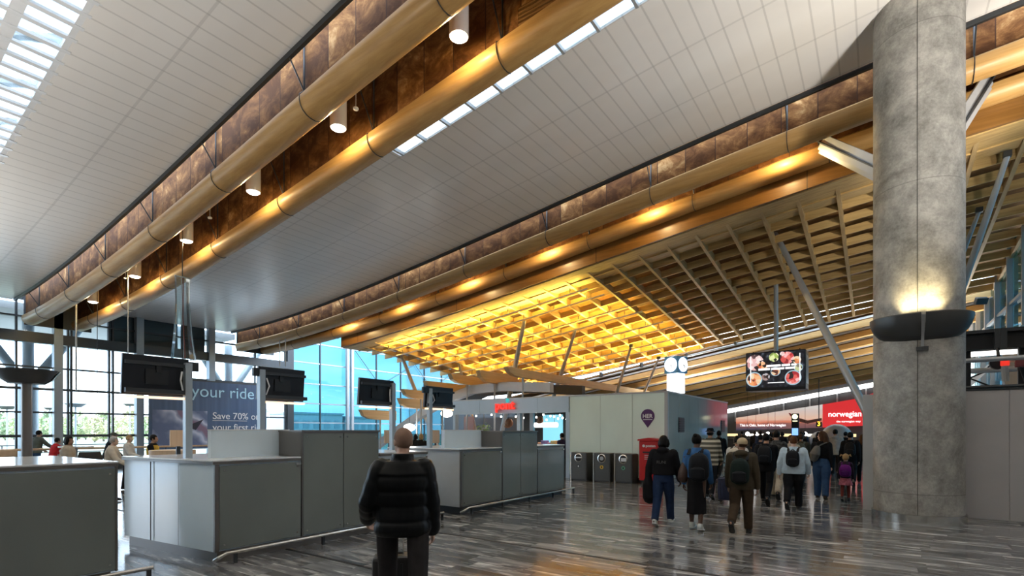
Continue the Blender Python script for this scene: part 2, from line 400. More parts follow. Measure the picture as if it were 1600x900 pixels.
# the two double roof beams
def chord_rings(yc):
    prof = []
    for a in range(0, 181, 15):
        t = R(a); prof.append((.285*math.cos(t), .24-.24*math.sin(t)))
    prof += [(-.27, .36), (-.2, .42), (.2, .42), (.27, .36)]
    return [[(x, yc+p, H(x)+q) for p, q in prof] for x in XS]
def roof_beam(yc, near, hx, label, hz=.85):
    b = empty('roof_beam', (-10, yc, H(-10)), label=label, cat='roof beam', kind='structure')
    MB().loft(chord_rings(yc)).build('glulam_chord', M_CHORD, b, smooth='auto')
    yp = yc-.13 if near else yc-.05
    top = 1.5 if near else 1.85
    MB().loft([[(x, yp-.02, H(x)+.40), (x, yp+.02, H(x)+.40), (x, yp+.02, H(x)+top), (x, yp-.02, H(x)+top)] for x in XS]).build('plywood_panel', M_PLY, b)
    if near:
        yq = yc+.16; ye = yc-.50
        MB().loft([[(x, yq-.02, H(x)+.40), (x, yq+.02, H(x)+.40), (x, yq+.02, H(x)+1.75), (x, yq-.02, H(x)+1.75)] for x in XS]).build('inner_panel', M_PLY, b)
        MB().loft([[(x, ye-.03, H(x)+.91), (x, ye+.04, H(x)+.91), (x, ye+.04, H(x)+1.02), (x, ye-.03, H(x)+1.02)] for x in XS]).build('edge_channel', M_STEELD, b)
    for x in hx:
        h = MB(); z = H(x); yy = yp-.06
        tz = 1.4 if near else 1.7
        h.tube([(x, yy, z+.44), (x, yy, z+tz)], .018, 6)
        h.tube([(x, yy-.01, z+.46), (x, yy-(.32 if near else .42), z+(.94 if near else 1.3))], .016, 6)
        arc = [(x, yc+.30*math.cos(R(a)), z+.24-.255*math.sin(R(a))) for a in range(180, -1, -20)]
        h.tube([(x, yy, z+.46), (x, yc-.30, z+.34)]+arc[:-3], .009, 6)
        h.build('steel_hanger', M_STEELD, b)
    return b
HX = [-26.7+3.52*i for i in range(9)]
roof_beam(6.10, True, HX, 'nearest curved glulam roof beam, rounded underside, edging the large white ceiling upper left')
roof_beam(7.72, False, HX, 'curved glulam roof beam with warm lamp glows, behind the row of round lamps')
roof_beam(14.80, True, [x+.2 for x in HX], 'tan curved roof beam passing behind the concrete column, along the ribbed white ceiling')
roof_beam(16.20, False, [x+1.0 for x in HX[:8]], 'glowing glulam roof beam directly above the timber lattice ceiling')
for ya, yb in ((6.2, 7.85), (14.9, 16.45)):
    S(sheet(XW, XE, ya, yb, 1.80), 'ceiling', M_PLY)
    S(MB().box(XW+.28, XW+.34, ya-.3, yb+.3, H(XW)+.0, H(XW)+1.8), 'trim_9', M_FRAMED)

def round_lamp(x, y, label, power, group=None):
    z = H(x)+.40
    e = empty('round_downlight', (x, y, z), label=label, cat='lamp', group=group)
    MB().lathe([(.0, 1.42), (.175, 1.42), (.175, .03), (.165, .0), (.15, .0), (.15, .03)], (x, y, z), 24).build('housing', M_WHITE, e, smooth='auto')
    MB().lathe([(.0, -.045), (.06, -.042), (.12, -.028), (.15, 0), (.15, .02), (0, .02)], (x, y, z), 24).build('diffuser', M_LAMP, e, smooth=True)
    lamp('bulb', 'POINT', (x, y, z-.10), power, (1, .72, .32), e, .05)
LX = [-6.05, -9.46, -12.9, -16.6, -20.4, -24.4]
LN = ['nearest the camera and topmost', 'second from the top', 'third from the top', 'fourth from the top', 'second from the glass wall', 'nearest the glass wall']
for x, w in zip(LX, LN):
    round_lamp(x, 6.95, 'white round downlight between the first two roof beams, '+w, 45)
for x in (-2.1, -5.8, -9.6, -13.3, -17.0, -20.9):
    round_lamp(x, 15.5, 'round downlight tucked between the two roof beams above the lattice', 55, 'downlights in the far roof trough')
for k, (px, py) in enumerate(((556, 172), (328, 342), (196, 436))):
    p = onY(px, py, 6.85); x, y, z = p
    e = empty('smoke_detector', p, label=['small white detector on a rod near the topmost round lamps', 'small white detector on a rod midway along the row of round lamps', 'small white detector on a rod near the glass wall end of the lamps'][k], cat='detector')
    MB().lathe([(0, 0), (.05, .005), (.06, .03), (.05, .05), (0, .05)], p, 14).build('detector_head', M_WHITE, e, smooth=True)
    MB().tube([(x, y, z+.05), (x, y, H(x)+1.82)], .012, 6).build('rod', M_STEEL, e)
v = onY(836, 20, 7.5)
e = empty('vent_grille', v, label='brown slatted vent grille in the plywood above the second roof beam', cat='vent')
for i in range(7): MB().box(v[0]-.35, v[0]+.35, 7.50, 7.53, v[2]-.21+i*.07, v[2]-.18+i*.07).build('slat', M_DECK, e)
MB().box(v[0]-.38, v[0]+.38, 7.53, 7.56, v[2]-.26, v[2]+.28).build('frame', M_PLY, e)

# timber lattice ceiling
LK = .12
def ZL(x, y): return H(x)-.40-LK*(y-16.5)
LX0, LX1, LY0, LY1 = -22.1, 4.6, 16.52, 29.0
lat = empty('lattice_ceiling', (-8, 22, ZL(-8, 22)), label='timber lattice ceiling of crossing ribs and slats, sloping down beyond the beams', cat='ceiling', kind='structure')
xs = [LX0+(LX1-LX0)*i/40 for i in range(41)]
def strip(y, z0, z1, th, sl=0): return MB().loft([[(x, y-th/2, ZL(x, y)+z0), (x, y+th/2, ZL(x, y)+z0), (x, y+th/2+sl, ZL(x, y)+z1), (x, y-th/2+sl, ZL(x, y)+z1)] for x in xs])
j = 0
while LY0+.1+.88*j < LY1:
    strip(LY0+.1+.88*j, .02, .27, .055).build('slat', M_LAT, lat); j += 1
k = -0.924-.968*21
while k < LX1:
    MB().loft([[(k-.05, y, ZL(k, y)), (k+.05, y, ZL(k, y)), (k+.05, y, ZL(k, y)+.26), (k-.05, y, ZL(k, y)+.26)] for y in (LY0, LY1)]).build('rib', M_LATY, lat)
    k += .968
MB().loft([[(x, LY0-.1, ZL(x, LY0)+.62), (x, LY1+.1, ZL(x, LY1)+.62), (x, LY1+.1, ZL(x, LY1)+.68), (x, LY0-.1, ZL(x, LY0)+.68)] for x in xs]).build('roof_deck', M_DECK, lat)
MB().loft([[(x, 16.40, H(x)-.44), (x, 16.50, H(x)-.44), (x, 16.50, H(x)+.3), (x, 16.40, H(x)+.3)] for x in xs]).build('fascia', M_FASC, lat)
MB().loft([[(x, 18.08, H(x)-.46), (x, 16.53, H(x)-.46), (x, 16.53, H(x)-.42), (x, 18.08, H(x)-.42)] for x in xs]).build('fascia_edge', M_LAT, lat)
for n_, y in enumerate((17.7, 18.6, 20.35, 21.2, 23.0, 23.9, 25.6, 26.5, 28.2)):
    xa, xb = -20.8, -9.0+.27*n_
    e = empty('lighting_track', ((xa+xb)/2, y, ZL((xa+xb)/2, y)-.22), label='slim pale lighting track slung under the yellow part of the timber lattice', cat='lighting track', group='lighting tracks under the lattice')
    q = [xa+(xb-xa)*i/16 for i in range(17)]
    MB().tube([(x, y, ZL(x, y)-.22) for x in q], .032, 8).build('rail', M_WHITE, e)
    for x in q[1::2]: MB().obox((x, y, ZL(x, y)-.11), (.025, .04, .22)).build('clip', M_STEELD, e)
    for x in (q[3], q[8], q[13]):
        lamp('track_light', 'AREA', (x, y, ZL(x, y)-.19), TRACK_W, (1, .66, .11), e, 3.9, rot=(R(180), -math.atan(H(x+.5)-H(x-.5)), 0), sy=.06)

# slender steel props that hold the lattice
def prop(px0, py0, Y0, px1, py1, Y1, r, label):
    a = Vector(onY(px0, py0, Y0)); b = Vector(onY(px1, py1, Y1)); b = a+(b-a)*(a.z/(a.z-b.z))      # runs on down to the floor
    e = empty('steel_prop', b, label=label, cat='prop')
    MB().tube([a, a.lerp(b, .1), a.lerp(b, .5), b], [r*.62, r*.8, r, r], 14).build('pipe', M_STEEL, e, smooth='auto')
    MB().obox(a+Vector((0, 0, .03)), (.16, .16, .14)).build('head_bracket', M_STEELD, e)
    return e
prop(1208, 358, 19.80, 1352, 640, 18.48, .115, 'long slanting grey steel prop running down to the hoarding left of the column')
prop(1574, 243, 17.82, 1504, 450, 20.90, .10, 'slanting steel prop right of the concrete column')
prop(1530, 330, 20.35, 1499, 410, 21.56, .08, 'shorter steel prop half hidden behind the right edge of the column')
prop(823, 482, 19.25, 793, 632, 20.02, .115, 'thick leaning steel prop above the red shop lettering')
prop(901, 510, 21.78, 874, 592, 22.22, .10, 'leaning steel prop above the pale green glass wall, nearest the shop sign')
prop(986, 541, 24.75, 966, 606, 25.08, .09, 'third leaning steel prop from the shop sign, left of the clock')
prop(1029, 560, 27.50, 1006, 614, 27.72, .08, 'thin leaning steel prop just left of the white clock')
prop(623, 545, 19.58, 673, 672, 19.14, .11, 'steel prop leaning right beside the third monitor, before the blue glass')
prop(715, 560, 22.55, 724, 596, 22.44, .09, 'short steel prop behind the fourth monitor')
for k, (a, b) in enumerate((((555, 548), (592, 600)), ((665, 560), (598, 600)), ((636, 552), (668, 598)), ((725, 572), (690, 596)))):
    MB().tube([onX(*a, XW+.1), onX(*b, XW+.1)], .022, 6).build('bracing_rod', M_STEELD, label=['bracing rod sloping down before the blue glass, left of the leaning prop', 'bracing rod rising right behind the third monitor', 'bracing rod right of the leaning prop at the blue glass', 'bracing rod rising right above the fourth monitor'][k], cat='bracing rod')

# the far timber ceiling of overlapping fins, falling towards the back
fin = empty('finned_ceiling', (-6, 34, 6), label='far ceiling of wide overlapping timber fins above the crowd', cat='ceiling', kind='structure')
def ZF(x, y): return 5.20+.165*x-.118*(y-44)
xf = [-22+28*i/14 for i in range(15)]
for i in range(8):
    y = 30.0+1.82*i
    MB().loft([[(x, y, ZF(x, y)+.02), (x, y+.08, ZF(x, y)-.03), (x, y+1.4, ZF(x, y+1.4)+.36), (x, y+1.4, ZF(x, y+1.4)+.42), (x, y+.05, ZF(x, y)+.30)] for x in xf]).build('fin', M_FIN, fin)
    MB().loft([[(x, y+.10, ZF(x, y)+.36), (x, y+.16, ZF(x, y)+.36), (x, y+.16, ZF(x, y)+.46), (x, y+.10, ZF(x, y)+.46)] for x in xf]).build('light_strip', M_WHITE, fin)
MB().loft([[(x, 29.9, ZF(x, 29.9)+.7), (x, 45.2, ZF(x, 45)+.7), (x, 45.2, ZF(x, 45)+.8), (x, 29.9, ZF(x, 29.9)+.8)] for x in xf]).build('roof_deck', M_DECK, fin)
e = empty('clerestory_rail', (-4, 29.6, 6), label='pale horizontal pipe along the bright gap behind the lattice ceiling', cat='pipe')
MB().tube([(x, 29.55, ZF(x, 29.6)+.48) for x in xf[3:]], .06, 10).build('pipe', M_STEEL, e)
for x in [-14+2.6*i for i in range(7)]: MB().obox((x, 29.4, ZF(x, 29.6)+.62), (.10, .3, .3)).build('bracket', M_STEELD, e)

# ---- left glass wall
w1 = empty('window_1', (XW, 8, 0), kind='structure')
MB().box(XW-.02, XW, -7, 18.0, .1, 7.4).build('pane', M_GLASS, w1)
for z, t, d in ((4.45, .075, .1), (3.53, .10, .12), (2.53, .075, .1), (1.53, .11, .14)):
    MB().box(XW-d/2, XW+d/2, -7, 18.0, z-t/2, z+t/2).build('transom', M_FRAMED, w1)
MB().box(XW-.1, XW+.22, -7, 18.0, 5.46, 5.90).build('transom', M_FRAMED, w1)
MB().box(XW-.1, XW+.12, -7, 18.0, 6.48, 6.55).build('transom', M_FRAMED, w1)
MB().box(XW-.1, XW+.12, -7, 18.0, .0, .28).build('transom', M_FRAMED, w1)
MB().box(XW-.1, XW+.1, -7, 18.0, 7.22, 7.45).build('transom', M_FRAMED, w1)
for px in (88, 215, 327): 
    y = onX(px, 600, XW)[1]; MB().box(XW+.0, XW+.34, y-.15, y+.15, 0, 7.3).build('mullion', M_FRAME, w1)
for y in (1.4, 3.6): MB().box(XW+.0, XW+.34, y-.15, y+.15, 0, 7.3).build('mullion', M_FRAME, w1)
for px in (25, 106, 111, 170, 176, 286, 398, 445):
    y = onX(px, 600, XW)[1]; MB().box(XW-.06, XW+.08, y-.035, y+.035, 0, 7.3).build('mullion', M_FRAMED, w1)
for y0, y1 in ((8.85, 11.8), (11.95, 13.1)): MB().box(XW-.06, XW-.03, y0, y1, 5.92, 7.22).build('roller_blind', mat('blue_grey_blind', (.05, .085, .11), .8), w1)
w2 = empty('window_2', (XW, 22, 0), kind='structure')
MB().box(XW-.02, XW, 18.0, 36, .1, 9).build('pane', M_GLASSB, w2)
for z in (2.25, 3.46, 4.7, 6.0, 7.25): MB().box(XW-.05, XW+.05, 18.0, 36, z-.04, z+.04).build('transom', M_FRAME, w2)
for px in (455, 500, 588, 626, 663, 690): 
    y = onX(px, 600, XW)[1]; MB().box(XW-.05, XW+.06, y-.03, y+.03, 0, 9).build('mullion', M_FRAMED, w2)
for px in (540, 547): 
    y = onX(px, 600, XW)[1]; MB().box(XW+.1, XW+.3, y-.09, y+.09, 0, 7.6).build('mullion', M_STEEL, w2)
MB().box(XW-.2, XW+.2, 17.7, 18.1, 0, 7.4).build('mullion', M_FRAMED, w2)
w3 = empty('window_3', (3.95, 28, 0), kind='structure')
MB().box(3.95, 3.97, 14, 44, .1, 8.6).build('pane', M_GLASSB, w3)
for i in range(12): MB().box(3.80, 3.96, 16.0+2.4*i, 16.16+2.4*i, 0, 8.4).build('mullion', M_STEEL, w3)
for i in range(46): MB().box(3.70, 3.92, 18.0+.6*i, 18.06+.6*i, 3.7, 5.1).build('glass_fin', mat('pale_blue_fin', (.40, .58, .66), .3), w3)
for z in (5.15, 6.3): MB().box(3.85, 3.95, 15, 44, z-.05, z+.05).build('transom', M_FRAME, w3)
plain = mat('plain_wall', (.40, .40, .39), .7)
S(MB().box(8.6, 8.8, -11, 17, 0, 11.5), 'wall_right', plain)
S(MB().box(-29.2, 8.8, -11.2, -11.0, 0, 11.5), 'wall_front', plain)
# walls that close the hall out of view and the back wall of the check-in area
back = mat('dark_back_wall', (.09, .095, .10), .6)
S(MB().box(-27, 6, 45.0, 45.3, 0, 6.8), 'wall_back', back)
led = empty('light_strip', (-4, 44.6, 4.5), label='bright white light strip rising along the foot of the far timber ceiling', cat='light strip')
MB().loft([[(x, 44.5, 5.02+.17*x-.15), (x, 44.55, 5.02+.17*x-.15), (x, 44.55, 5.02+.17*x+.18), (x, 44.5, 5.02+.17*x+.18)] for x in (-14, -4, 5)]).build('diffuser', M_LED, led)
for i in range(9): 
    x = -11.2+1.75*i; S(MB().box(x-.05, x+.05, 44.8, 44.95, 2.5, 5.0+.17*x), 'trim_5', M_STEEL)
# ------------------------------------------------------------------ big concrete column
CX, CY, CR = .638, 13.04, .722
col = empty('concrete_column', (CX, CY, 0), label='massive round concrete column with a warm uplight glow, right side', cat='column', kind='structure')
MB().lathe([(CR, 0.02), (CR, 4.2), (CR, 11.2), (0, 11.2)], (CX, CY, 0), 72).build('shaft', M_CONC, col, smooth='auto')
MB().lathe([(CR+.03, 0), (CR+.03, .16), (CR+.005, .165)], (CX, CY, 0), 72).build('steel_plinth', M_STAIN, col, smooth='auto')
dv = Vector((-CX, -CY, 0)).normalized(); ang0 = math.atan2(dv.y, dv.x)
MB().bar(Vector((CX, CY, 0))+dv*(CR+.002)+Vector((0, 0, .17)), Vector((CX, CY, 0))+dv*(CR+.002)+Vector((0, 0, 11)), .012, .008, up=(1, 0, 0)).build('formwork_seam', mat('dark_seam', (.06, .06, .055), .8), col)
# its uplighter bowl
out = Vector((math.cos(ang0+.10), math.sin(ang0+.10), 0)); sd = Vector((-out.y, out.x, 0))
bc = Vector((CX, CY, 3.92))+out*.36
up = empty('uplighter_bowl', bc, label='dark split half-bowl uplighter fixed on the concrete column', cat='uplighter')
def half_bowl(s0, s1):
    mb = MB(); na, nt = 18, 9; g = []
    for w in (1.0, .955):
        for i in range(na+1):
            a = s0+(s1-s0)*i/na
            for j in range(nt+1):
                t = math.pi/2*j/nt
                g.append(bc+sd*(.80*w*math.cos(a)*math.cos(t)**.75)+out*(.58*w*math.sin(a)*math.cos(t)**.6)+Vector((0, 0, -.54*w*math.sin(t) + (.02 if w < 1 else 0))))
    vs = g; fs = []; k = (na+1)*(nt+1)
    for o in (0, k):
        for i in range(na):
            for j in range(nt): fs.append((o+i*(nt+1)+j, o+(i+1)*(nt+1)+j, o+(i+1)*(nt+1)+j+1, o+i*(nt+1)+j+1))
    for i in range(na): fs.append((i*(nt+1), (i+1)*(nt+1), k+(i+1)*(nt+1), k+i*(nt+1)))
    return mb.add(vs, fs)
M_BOWL = mat('charcoal_bowl', (.06, .062, .063), .35, .4)
half_bowl(.02, 1.53).build('bowl_shell', M_BOWL, up, smooth='auto')
half_bowl(1.62, 3.12).build('bowl_shell', M_BOWL, up, smooth='auto')
MB().bar(bc+out*.50+Vector((0, 0, -.02)), bc+out*.34+Vector((0, 0, -.62)), .045, .05).build('bracket', M_STEEL, up)
MB().obox(bc+out*.36+Vector((0, 0, -.64)), (.18, .12, .07), ang0+math.pi/2).build('bracket_foot', M_BOWL, up)
for s_ in (-.30, -.12, .12, .30):
    d_ = (Vector((0, 0, 1))-out*.13-sd*s_*.35).normalized()
    lo = lamp('uplight', 'SPOT', bc+out*(.52-.40*s_*s_)+sd*s_+Vector((0, 0, -.05)), COL_W*.6, (1, .80, .44), up, .06, 92, blend=1.0)
    lo.rotation_euler = d_.to_track_quat('-Z', 'Y').to_euler()
for sx, tgt, lab in ((-1, (-1.18, 15.45, 9.1), 'grey steel box strut rising left from the concrete column'), (1, (1.99, 15.45, 9.5), 'grey steel box strut rising right from the concrete column')):
    a = Vector((CX+sx*.2, 13.7, 7.0)); b = Vector(tgt)
    e = empty('column_strut', b, label=lab, cat='strut')
    dy = Vector((0, .19, 0))
    MB().bar(a-dy, b-dy*.6, .04, .34).build('side_plate', M_STEEL, e); MB().bar(a+dy, b+dy*.6, .04, .34).build('side_plate', M_STEEL, e)
    MB().bar(a+Vector((0, 0, .08)), b+Vector((0, 0, .06)), .32, .03).build('web_plate', M_STEELD, e)
    MB().obox(b+Vector((0, 0, .1)), (.16, .34, .2)).build('end_bracket', M_STEELD, e)

# hoarding either side of the column
hy = 13.43
e = empty('hoarding_panel', (-.1, hy, 0), label='pale grey board end of the hoarding on the left side of the concrete column', cat='hoarding')
MB().box(-.27, .02, hy-.03, hy+.03, 0, 2.52).build('board', M_HOARDL, e)
MB().box(-.28, .02, hy-.05, hy+.05, 0, .07).build('skirting', M_STAIN, e)
xh = 1.30; wl_ = ['grey hoarding board right beside the concrete column', 'grey hoarding board at the right edge of the view', 'grey hoarding board further right, past the view']
for i in range(3):
    e = empty('hoarding_panel', (xh+.6, hy, 0), label=wl_[i], cat='hoarding')
    MB().box(xh, xh+1.195 if i else xh+.72, hy-.03, hy+.03, 0.03, 2.52).build('board', M_HOARD, e)
    MB().box(xh, xh+1.195 if i else xh+.72, hy-.04, hy+.05, 2.52, 2.56).build('top_rail', M_STEELD, e)
    MB().box(xh, xh+1.195 if i else xh+.72, hy-.035, hy+.035, 0, .05).build('skirting', M_STAIN, e)
    xh += 1.2 if i else .725

# steel gantry with hoists above the hoarding
gy = 15.2
e = empty('gantry_beam', (2.6, gy, 3.6), label='black steel beam running above the right hoarding', cat='gantry beam')
z0 = onY(1560, 546, gy)[2]; z1 = onY(1560, 515, gy)[2]
MB().box(1.0, 3.75, gy-.15, gy+.15, z0, z0+.06).build('flange', M_BLACK, e)
MB().box(1.0, 3.75, gy-.03, gy+.03, z0, z1).build('web', M_BLACK, e)
MB().box(1.0, 3.75, gy-.17, gy+.17, z1-.07, z1).build('flange', M_STEELD, e)
for px in (1556, 1566): 
    x = onY(px, 530, gy)[0]; MB().box(x-.05, x+.05, gy-.2, gy-.02, z0-.02, z1+.0).build('clamp_plate', M_STEELD, e)
for px in (1512, 1598):
    x = onY(px, 530, gy)[0]; MB().box(x-.06, x+.06, gy+.05, gy+.17, 0, z0).build('leg', M_BLACK, e)
def hpipe(px, py, Y, r, m, label, x0=1.0, x1=3.75, cat='pipe', nm='scaffold_pipe'):
    x, y, z = onY(px, py, Y); return MB().tube([(x0, Y, z), (x1, Y, z+.01)], r, 10).build(nm, m, label=label, cat=cat, origin=(x0, Y, z))
hpipe(1560, 549, 16.2, .09, M_LED, 'glowing white tube light behind the black gantry beam', cat='tube light', nm='tube_light')
hpipe(1560, 561, 14.6, .05, M_STEEL, 'upper grey scaffold pipe below the black gantry beam')
hpipe(1560, 578, 15.6, .06, M_WHITE, 'white pipe between the two grey scaffold pipes right of the column')
hpipe(1560, 604, 14.4, .035, M_STEELD, 'thin dark guard pipe just above the top of the right hoarding')
p = onY(1570, 566, 14.9)
e = empty('hoist', p, label='small hoist with red hook block hanging right of the column', cat='hoist')
MB().tube([(p[0]-.10, p[1], p[2]), (p[0]-.1, p[1]+.12, p[2])], .14, 16).build('reel', M_BLACK, e, smooth='auto')
MB().obox((p[0], p[1], p[2]), (.14, .12, .16)).build('hook_block', M_RED, e, bevel=.02)
MB().obox((p[0]+.13, p[1], p[2]+.02), (.2, .06, .06)).build('handle', mat('cream_plastic', (.62, .55, .42), .5), e, bevel=.01)
MB().tube([(p[0], p[1], p[2]-.08), (p[0]+.01, p[1], p[2]-.4)], .06, 8).build('strap_bundle', mat('grey_webbing', (.38, .38, .36), .8), e)
MB().tube([(p[0]-.02, p[1], p[2]-.4), (p[0]+.02, p[1], p[2]-.8)], .02, 6).build('strap', M_WHITE, e)
MB().tube([(p[0]-.1, p[1], p[2]+.14), (p[0]-.1, p[1]+.1, z0)], .03, 6).build('hanger', M_BLACK, e)
p = onY(1594, 566, 14.9)
e = empty('hoist', p, label='second hoist with dark red block cut off by the right edge', cat='hoist')
MB().obox(p, (.16, .12, .2)).build('hook_block', mat('dull_red', (.22, .05, .05), .5), e, bevel=.02)
MB().tube([(p[0], p[1], p[2]-.1), (p[0]+.1, p[1], p[2]-.5)], .02, 6).build('strap', M_BLACK, e)
MB().tube([(p[0], p[1], p[2]+.08), (p[0], p[1]+.1, z0)], .025, 6).build('hanger', M_BLACK, e)
MB().extr([onY(1508, 600, 16.6), onY(1508, 612, 16.6), onY(1557, 568, 16.6), onY(1560, 556, 16.6)], (0, .05, 0)).build('white_panel', M_WHITE, label='white sloping panel behind the scaffold pipes beside the column', cat='panel')
MB().tube([onY(1512, 590, 15.9), onY(1546, 603, 15.9)], .02, 6).build('cable', M_BLACK, label='black cable sagging behind the guard pipe beside the column', cat='cable')
MB().tube([onY(1553, 565, 15.9), onY(1536, 582, 15.9), onY(1512, 592, 15.9)], .02, 6).build('cable', M_BLACK, label='black cable rising from the white sloping panel to the hoist', cat='cable')
for px, w in ((1537, .10), (1580, .3), (1551, .08)):
    x = onY(px, 600, 18)[0]; MB().box(x-w/2, x+w/2, 18, 18.1, 0, 3.7).build('partition_post', M_FRAME if w < .2 else mat('tan_board', (.30, .24, .18), .6), label={1537: 'slim blue grey post seen behind the guard pipe, nearest the column', 1580: 'tan board seen behind the hoist right of the column', 1551: 'slim blue grey post just left of the red hoist block'}[px], cat='post')
p = onX(1533, 470, 3.55)
e = empty('floodlight', p, label='grey floodlight on a bracket under the lattice corner right of the column', cat='floodlight')
MB().obox(p, (.42, .2, .28), .4, .5).build('housing', M_STEELD, e, bevel=.02); MB().tube([p, (3.9, p[1], p[2]+.1)], .03, 6).build('bracket_arm', M_STEEL, e)

# ------------------------------------------------------------------ check-in counters
FX = -7.10
def counter(name, label, y0, secs, xb, left_poly=None, grey_end=False, ups=None, extra=None):
    """secs: (y0, y1, height, doors)"""
    c = empty('check_in_counter', (FX, y0, 0), label=label, cat='counter')
    yb0 = y0-(.24 if left_poly else 0); ye = secs[-1][1]
    end = M_WGLASS if not grey_end else mat('matt_grey_laminate', (.44, .47, .49), .45)
    low = secs[0][2]
    MB().prism([(FX-.06, y0+.06), (FX-.06, ye-.05), (xb+.05, ye-.05), (xb+.05, yb0+.06)], 0, .17).build('plinth', M_GFRAME if not grey_end else M_STEELD, c)
    MB().prism([(FX-.03, y0+.012), (FX-.03, ye), (xb, ye), (xb, yb0+.012)], .15, low-.055).build('carcass', end, c)
    # worktop, white with a metal lip
    tl = [s_ for s_ in secs if s_[2] > low+.1]
    if tl:
        t0, t1 = tl[0][0], tl[0][1]; q = FX-.825
        plan = [(FX, y0-.02), (FX, t0-.012), (q, t0-.012), (q, t1+.012), (FX, t1+.012), (FX, ye+.01), (xb-.02, ye+.01), (xb-.02, yb0-.02)]
    else: plan = [(FX, y0-.02), (FX, ye+.01), (xb-.02, ye+.01), (xb-.02, yb0-.02)]
    MB().prism(plan, low-.055, low-.02).build('worktop_lip', M_GFRAME, c)
    MB().prism(plan, low-.02, low).build('worktop', M_WHITE, c, bevel=.004)
    for a, b, h, doors in secs:
        tall = h > low+.1
        if tall:
            MB().box(FX-.80, FX-.02, a, b, low, h-.03).build('cabinet_carcass', M_GFRAME, c)
            MB().box(FX-.82, FX+.012, a-.01, b+.01, h-.03, h).build('cabinet_top', M_GFRAME, c, bevel=.004)
        z0, z1 = .15, h-(.03 if tall else .06)
        f = MB()
        f.box(FX-.03, FX+.004, a, a+.055, z0, z1); 
        MB().box(FX-.03, FX+.004, a, a+.055 if a == y0 else a+.02, z0, z1).build('edge_post', M_GFRAME, c)
        if a == secs[-1][0]: MB().box(FX-.03, FX+.004, b-.02, b, z0, z1).build('edge_post', M_GFRAME, c)
        aa = a+(.055 if a == y0 else .02)
        w = (b-aa-.01)/doors
        for i in range(doors):
            d0 = aa+.008+i*w; d1 = aa+(i+1)*w-.006
            p = MB().box(FX-.03, FX-.004, d0, d1, z0+.02, z1-.02).build('door_panel' if tall else 'front_panel', M_GGLASS, c, bevel=.003)
            k = MB()
            for yy in (d0+.06, d1-.06):
                for zz in (z0+.08, z1-.08): MB().tube([(FX-.006, yy, zz), (FX+.004, yy, zz)], .012, 10).build('fixing', M_STAIN, p)
        if not tall and doors == 1:
            MB().box(FX-.02, FX+.012, b-.10, b-.02, z1-.06, z1-.03).build('hinge', M_STAIN, c)
    # foot rail
    ry = [y0+.02, ye+.30]; xr = FX+.14
    MB().tube([(FX+.0, ry[0]-.02, .05), (xr-.03, ry[0]-.01, .10), (xr, ry[0]+.06, .145), (xr, ry[1], .145)], .025, 12).build('foot_rail', M_STAIN, c, smooth='auto')
    n_ = max(3, int((ye-y0)/1.0))
    for i in range(n_+1):
        y = ry[0]+.18+(ry[1]-ry[0]-.22)*i/n_
        MB().box(xr-.02, xr+.02, y-.02, y+.02, 0, .125).build('rail_post', M_STEELD, c)
    if ups:
        u0, u1, ux = ups
        MB().box(ux-.10, ux, u0, u1, low, 1.755).build('upstand', M_WGLASS, c, bevel=.004)
        MB().box(ux-.42, ux-.10, u1-.03, u1, low, 1.755).build('upstand_return', M_WGLASS, c)
        MB().box(ux-.105, ux+.004, u0, u1, 1.755, 1.77).build('upstand_cap', M_WHITE, c)
    if left_poly:
        x = -8.65
        MB().bar((x, y0-.01-.24*(x-FX)/(xb-FX), .16), (x, y0-.01-.24*(x-FX)/(xb-FX), low-.06), .012, .01, up=(0, 1, 0)).build('panel_joint', M_STEELD, c)
        MB().bar((x+.72, y0-.01-.24*(x+.72-FX)/(xb-FX), .16), (x+.72, y0-.01-.24*(x+.72-FX)/(xb-FX), low-.06), .006, .006, up=(0, 1, 0)).build('panel_joint', M_STEEL, c)
    return c
counter('a', 'nearest check-in counter with white top and grey glass front, cut by the left edge', -1.6, [(-1.6, 2.25, 1.40, 2)], -9.45)
counter('b', 'long check-in counter with tall grey two-door cabinet, behind the man in the puffer jacket', 3.31, [(3.31, 4.57, 1.36, 1), (4.57, 6.06, 1.76, 2), (6.06, 7.24, 1.33, 1)], -9.45, True, ups=(3.55, 4.75, -7.72))
counter('c', 'farther check-in counter with tall middle cabinet, nearest the recycling bins', 8.21, [(8.21, 9.68, 1.37, 1), (9.68, 11.2, 1.75, 2), (11.2, 12.59, 1.34, 1)], -9.3, False, True, ups=(8.40, 9.75, -7.72))

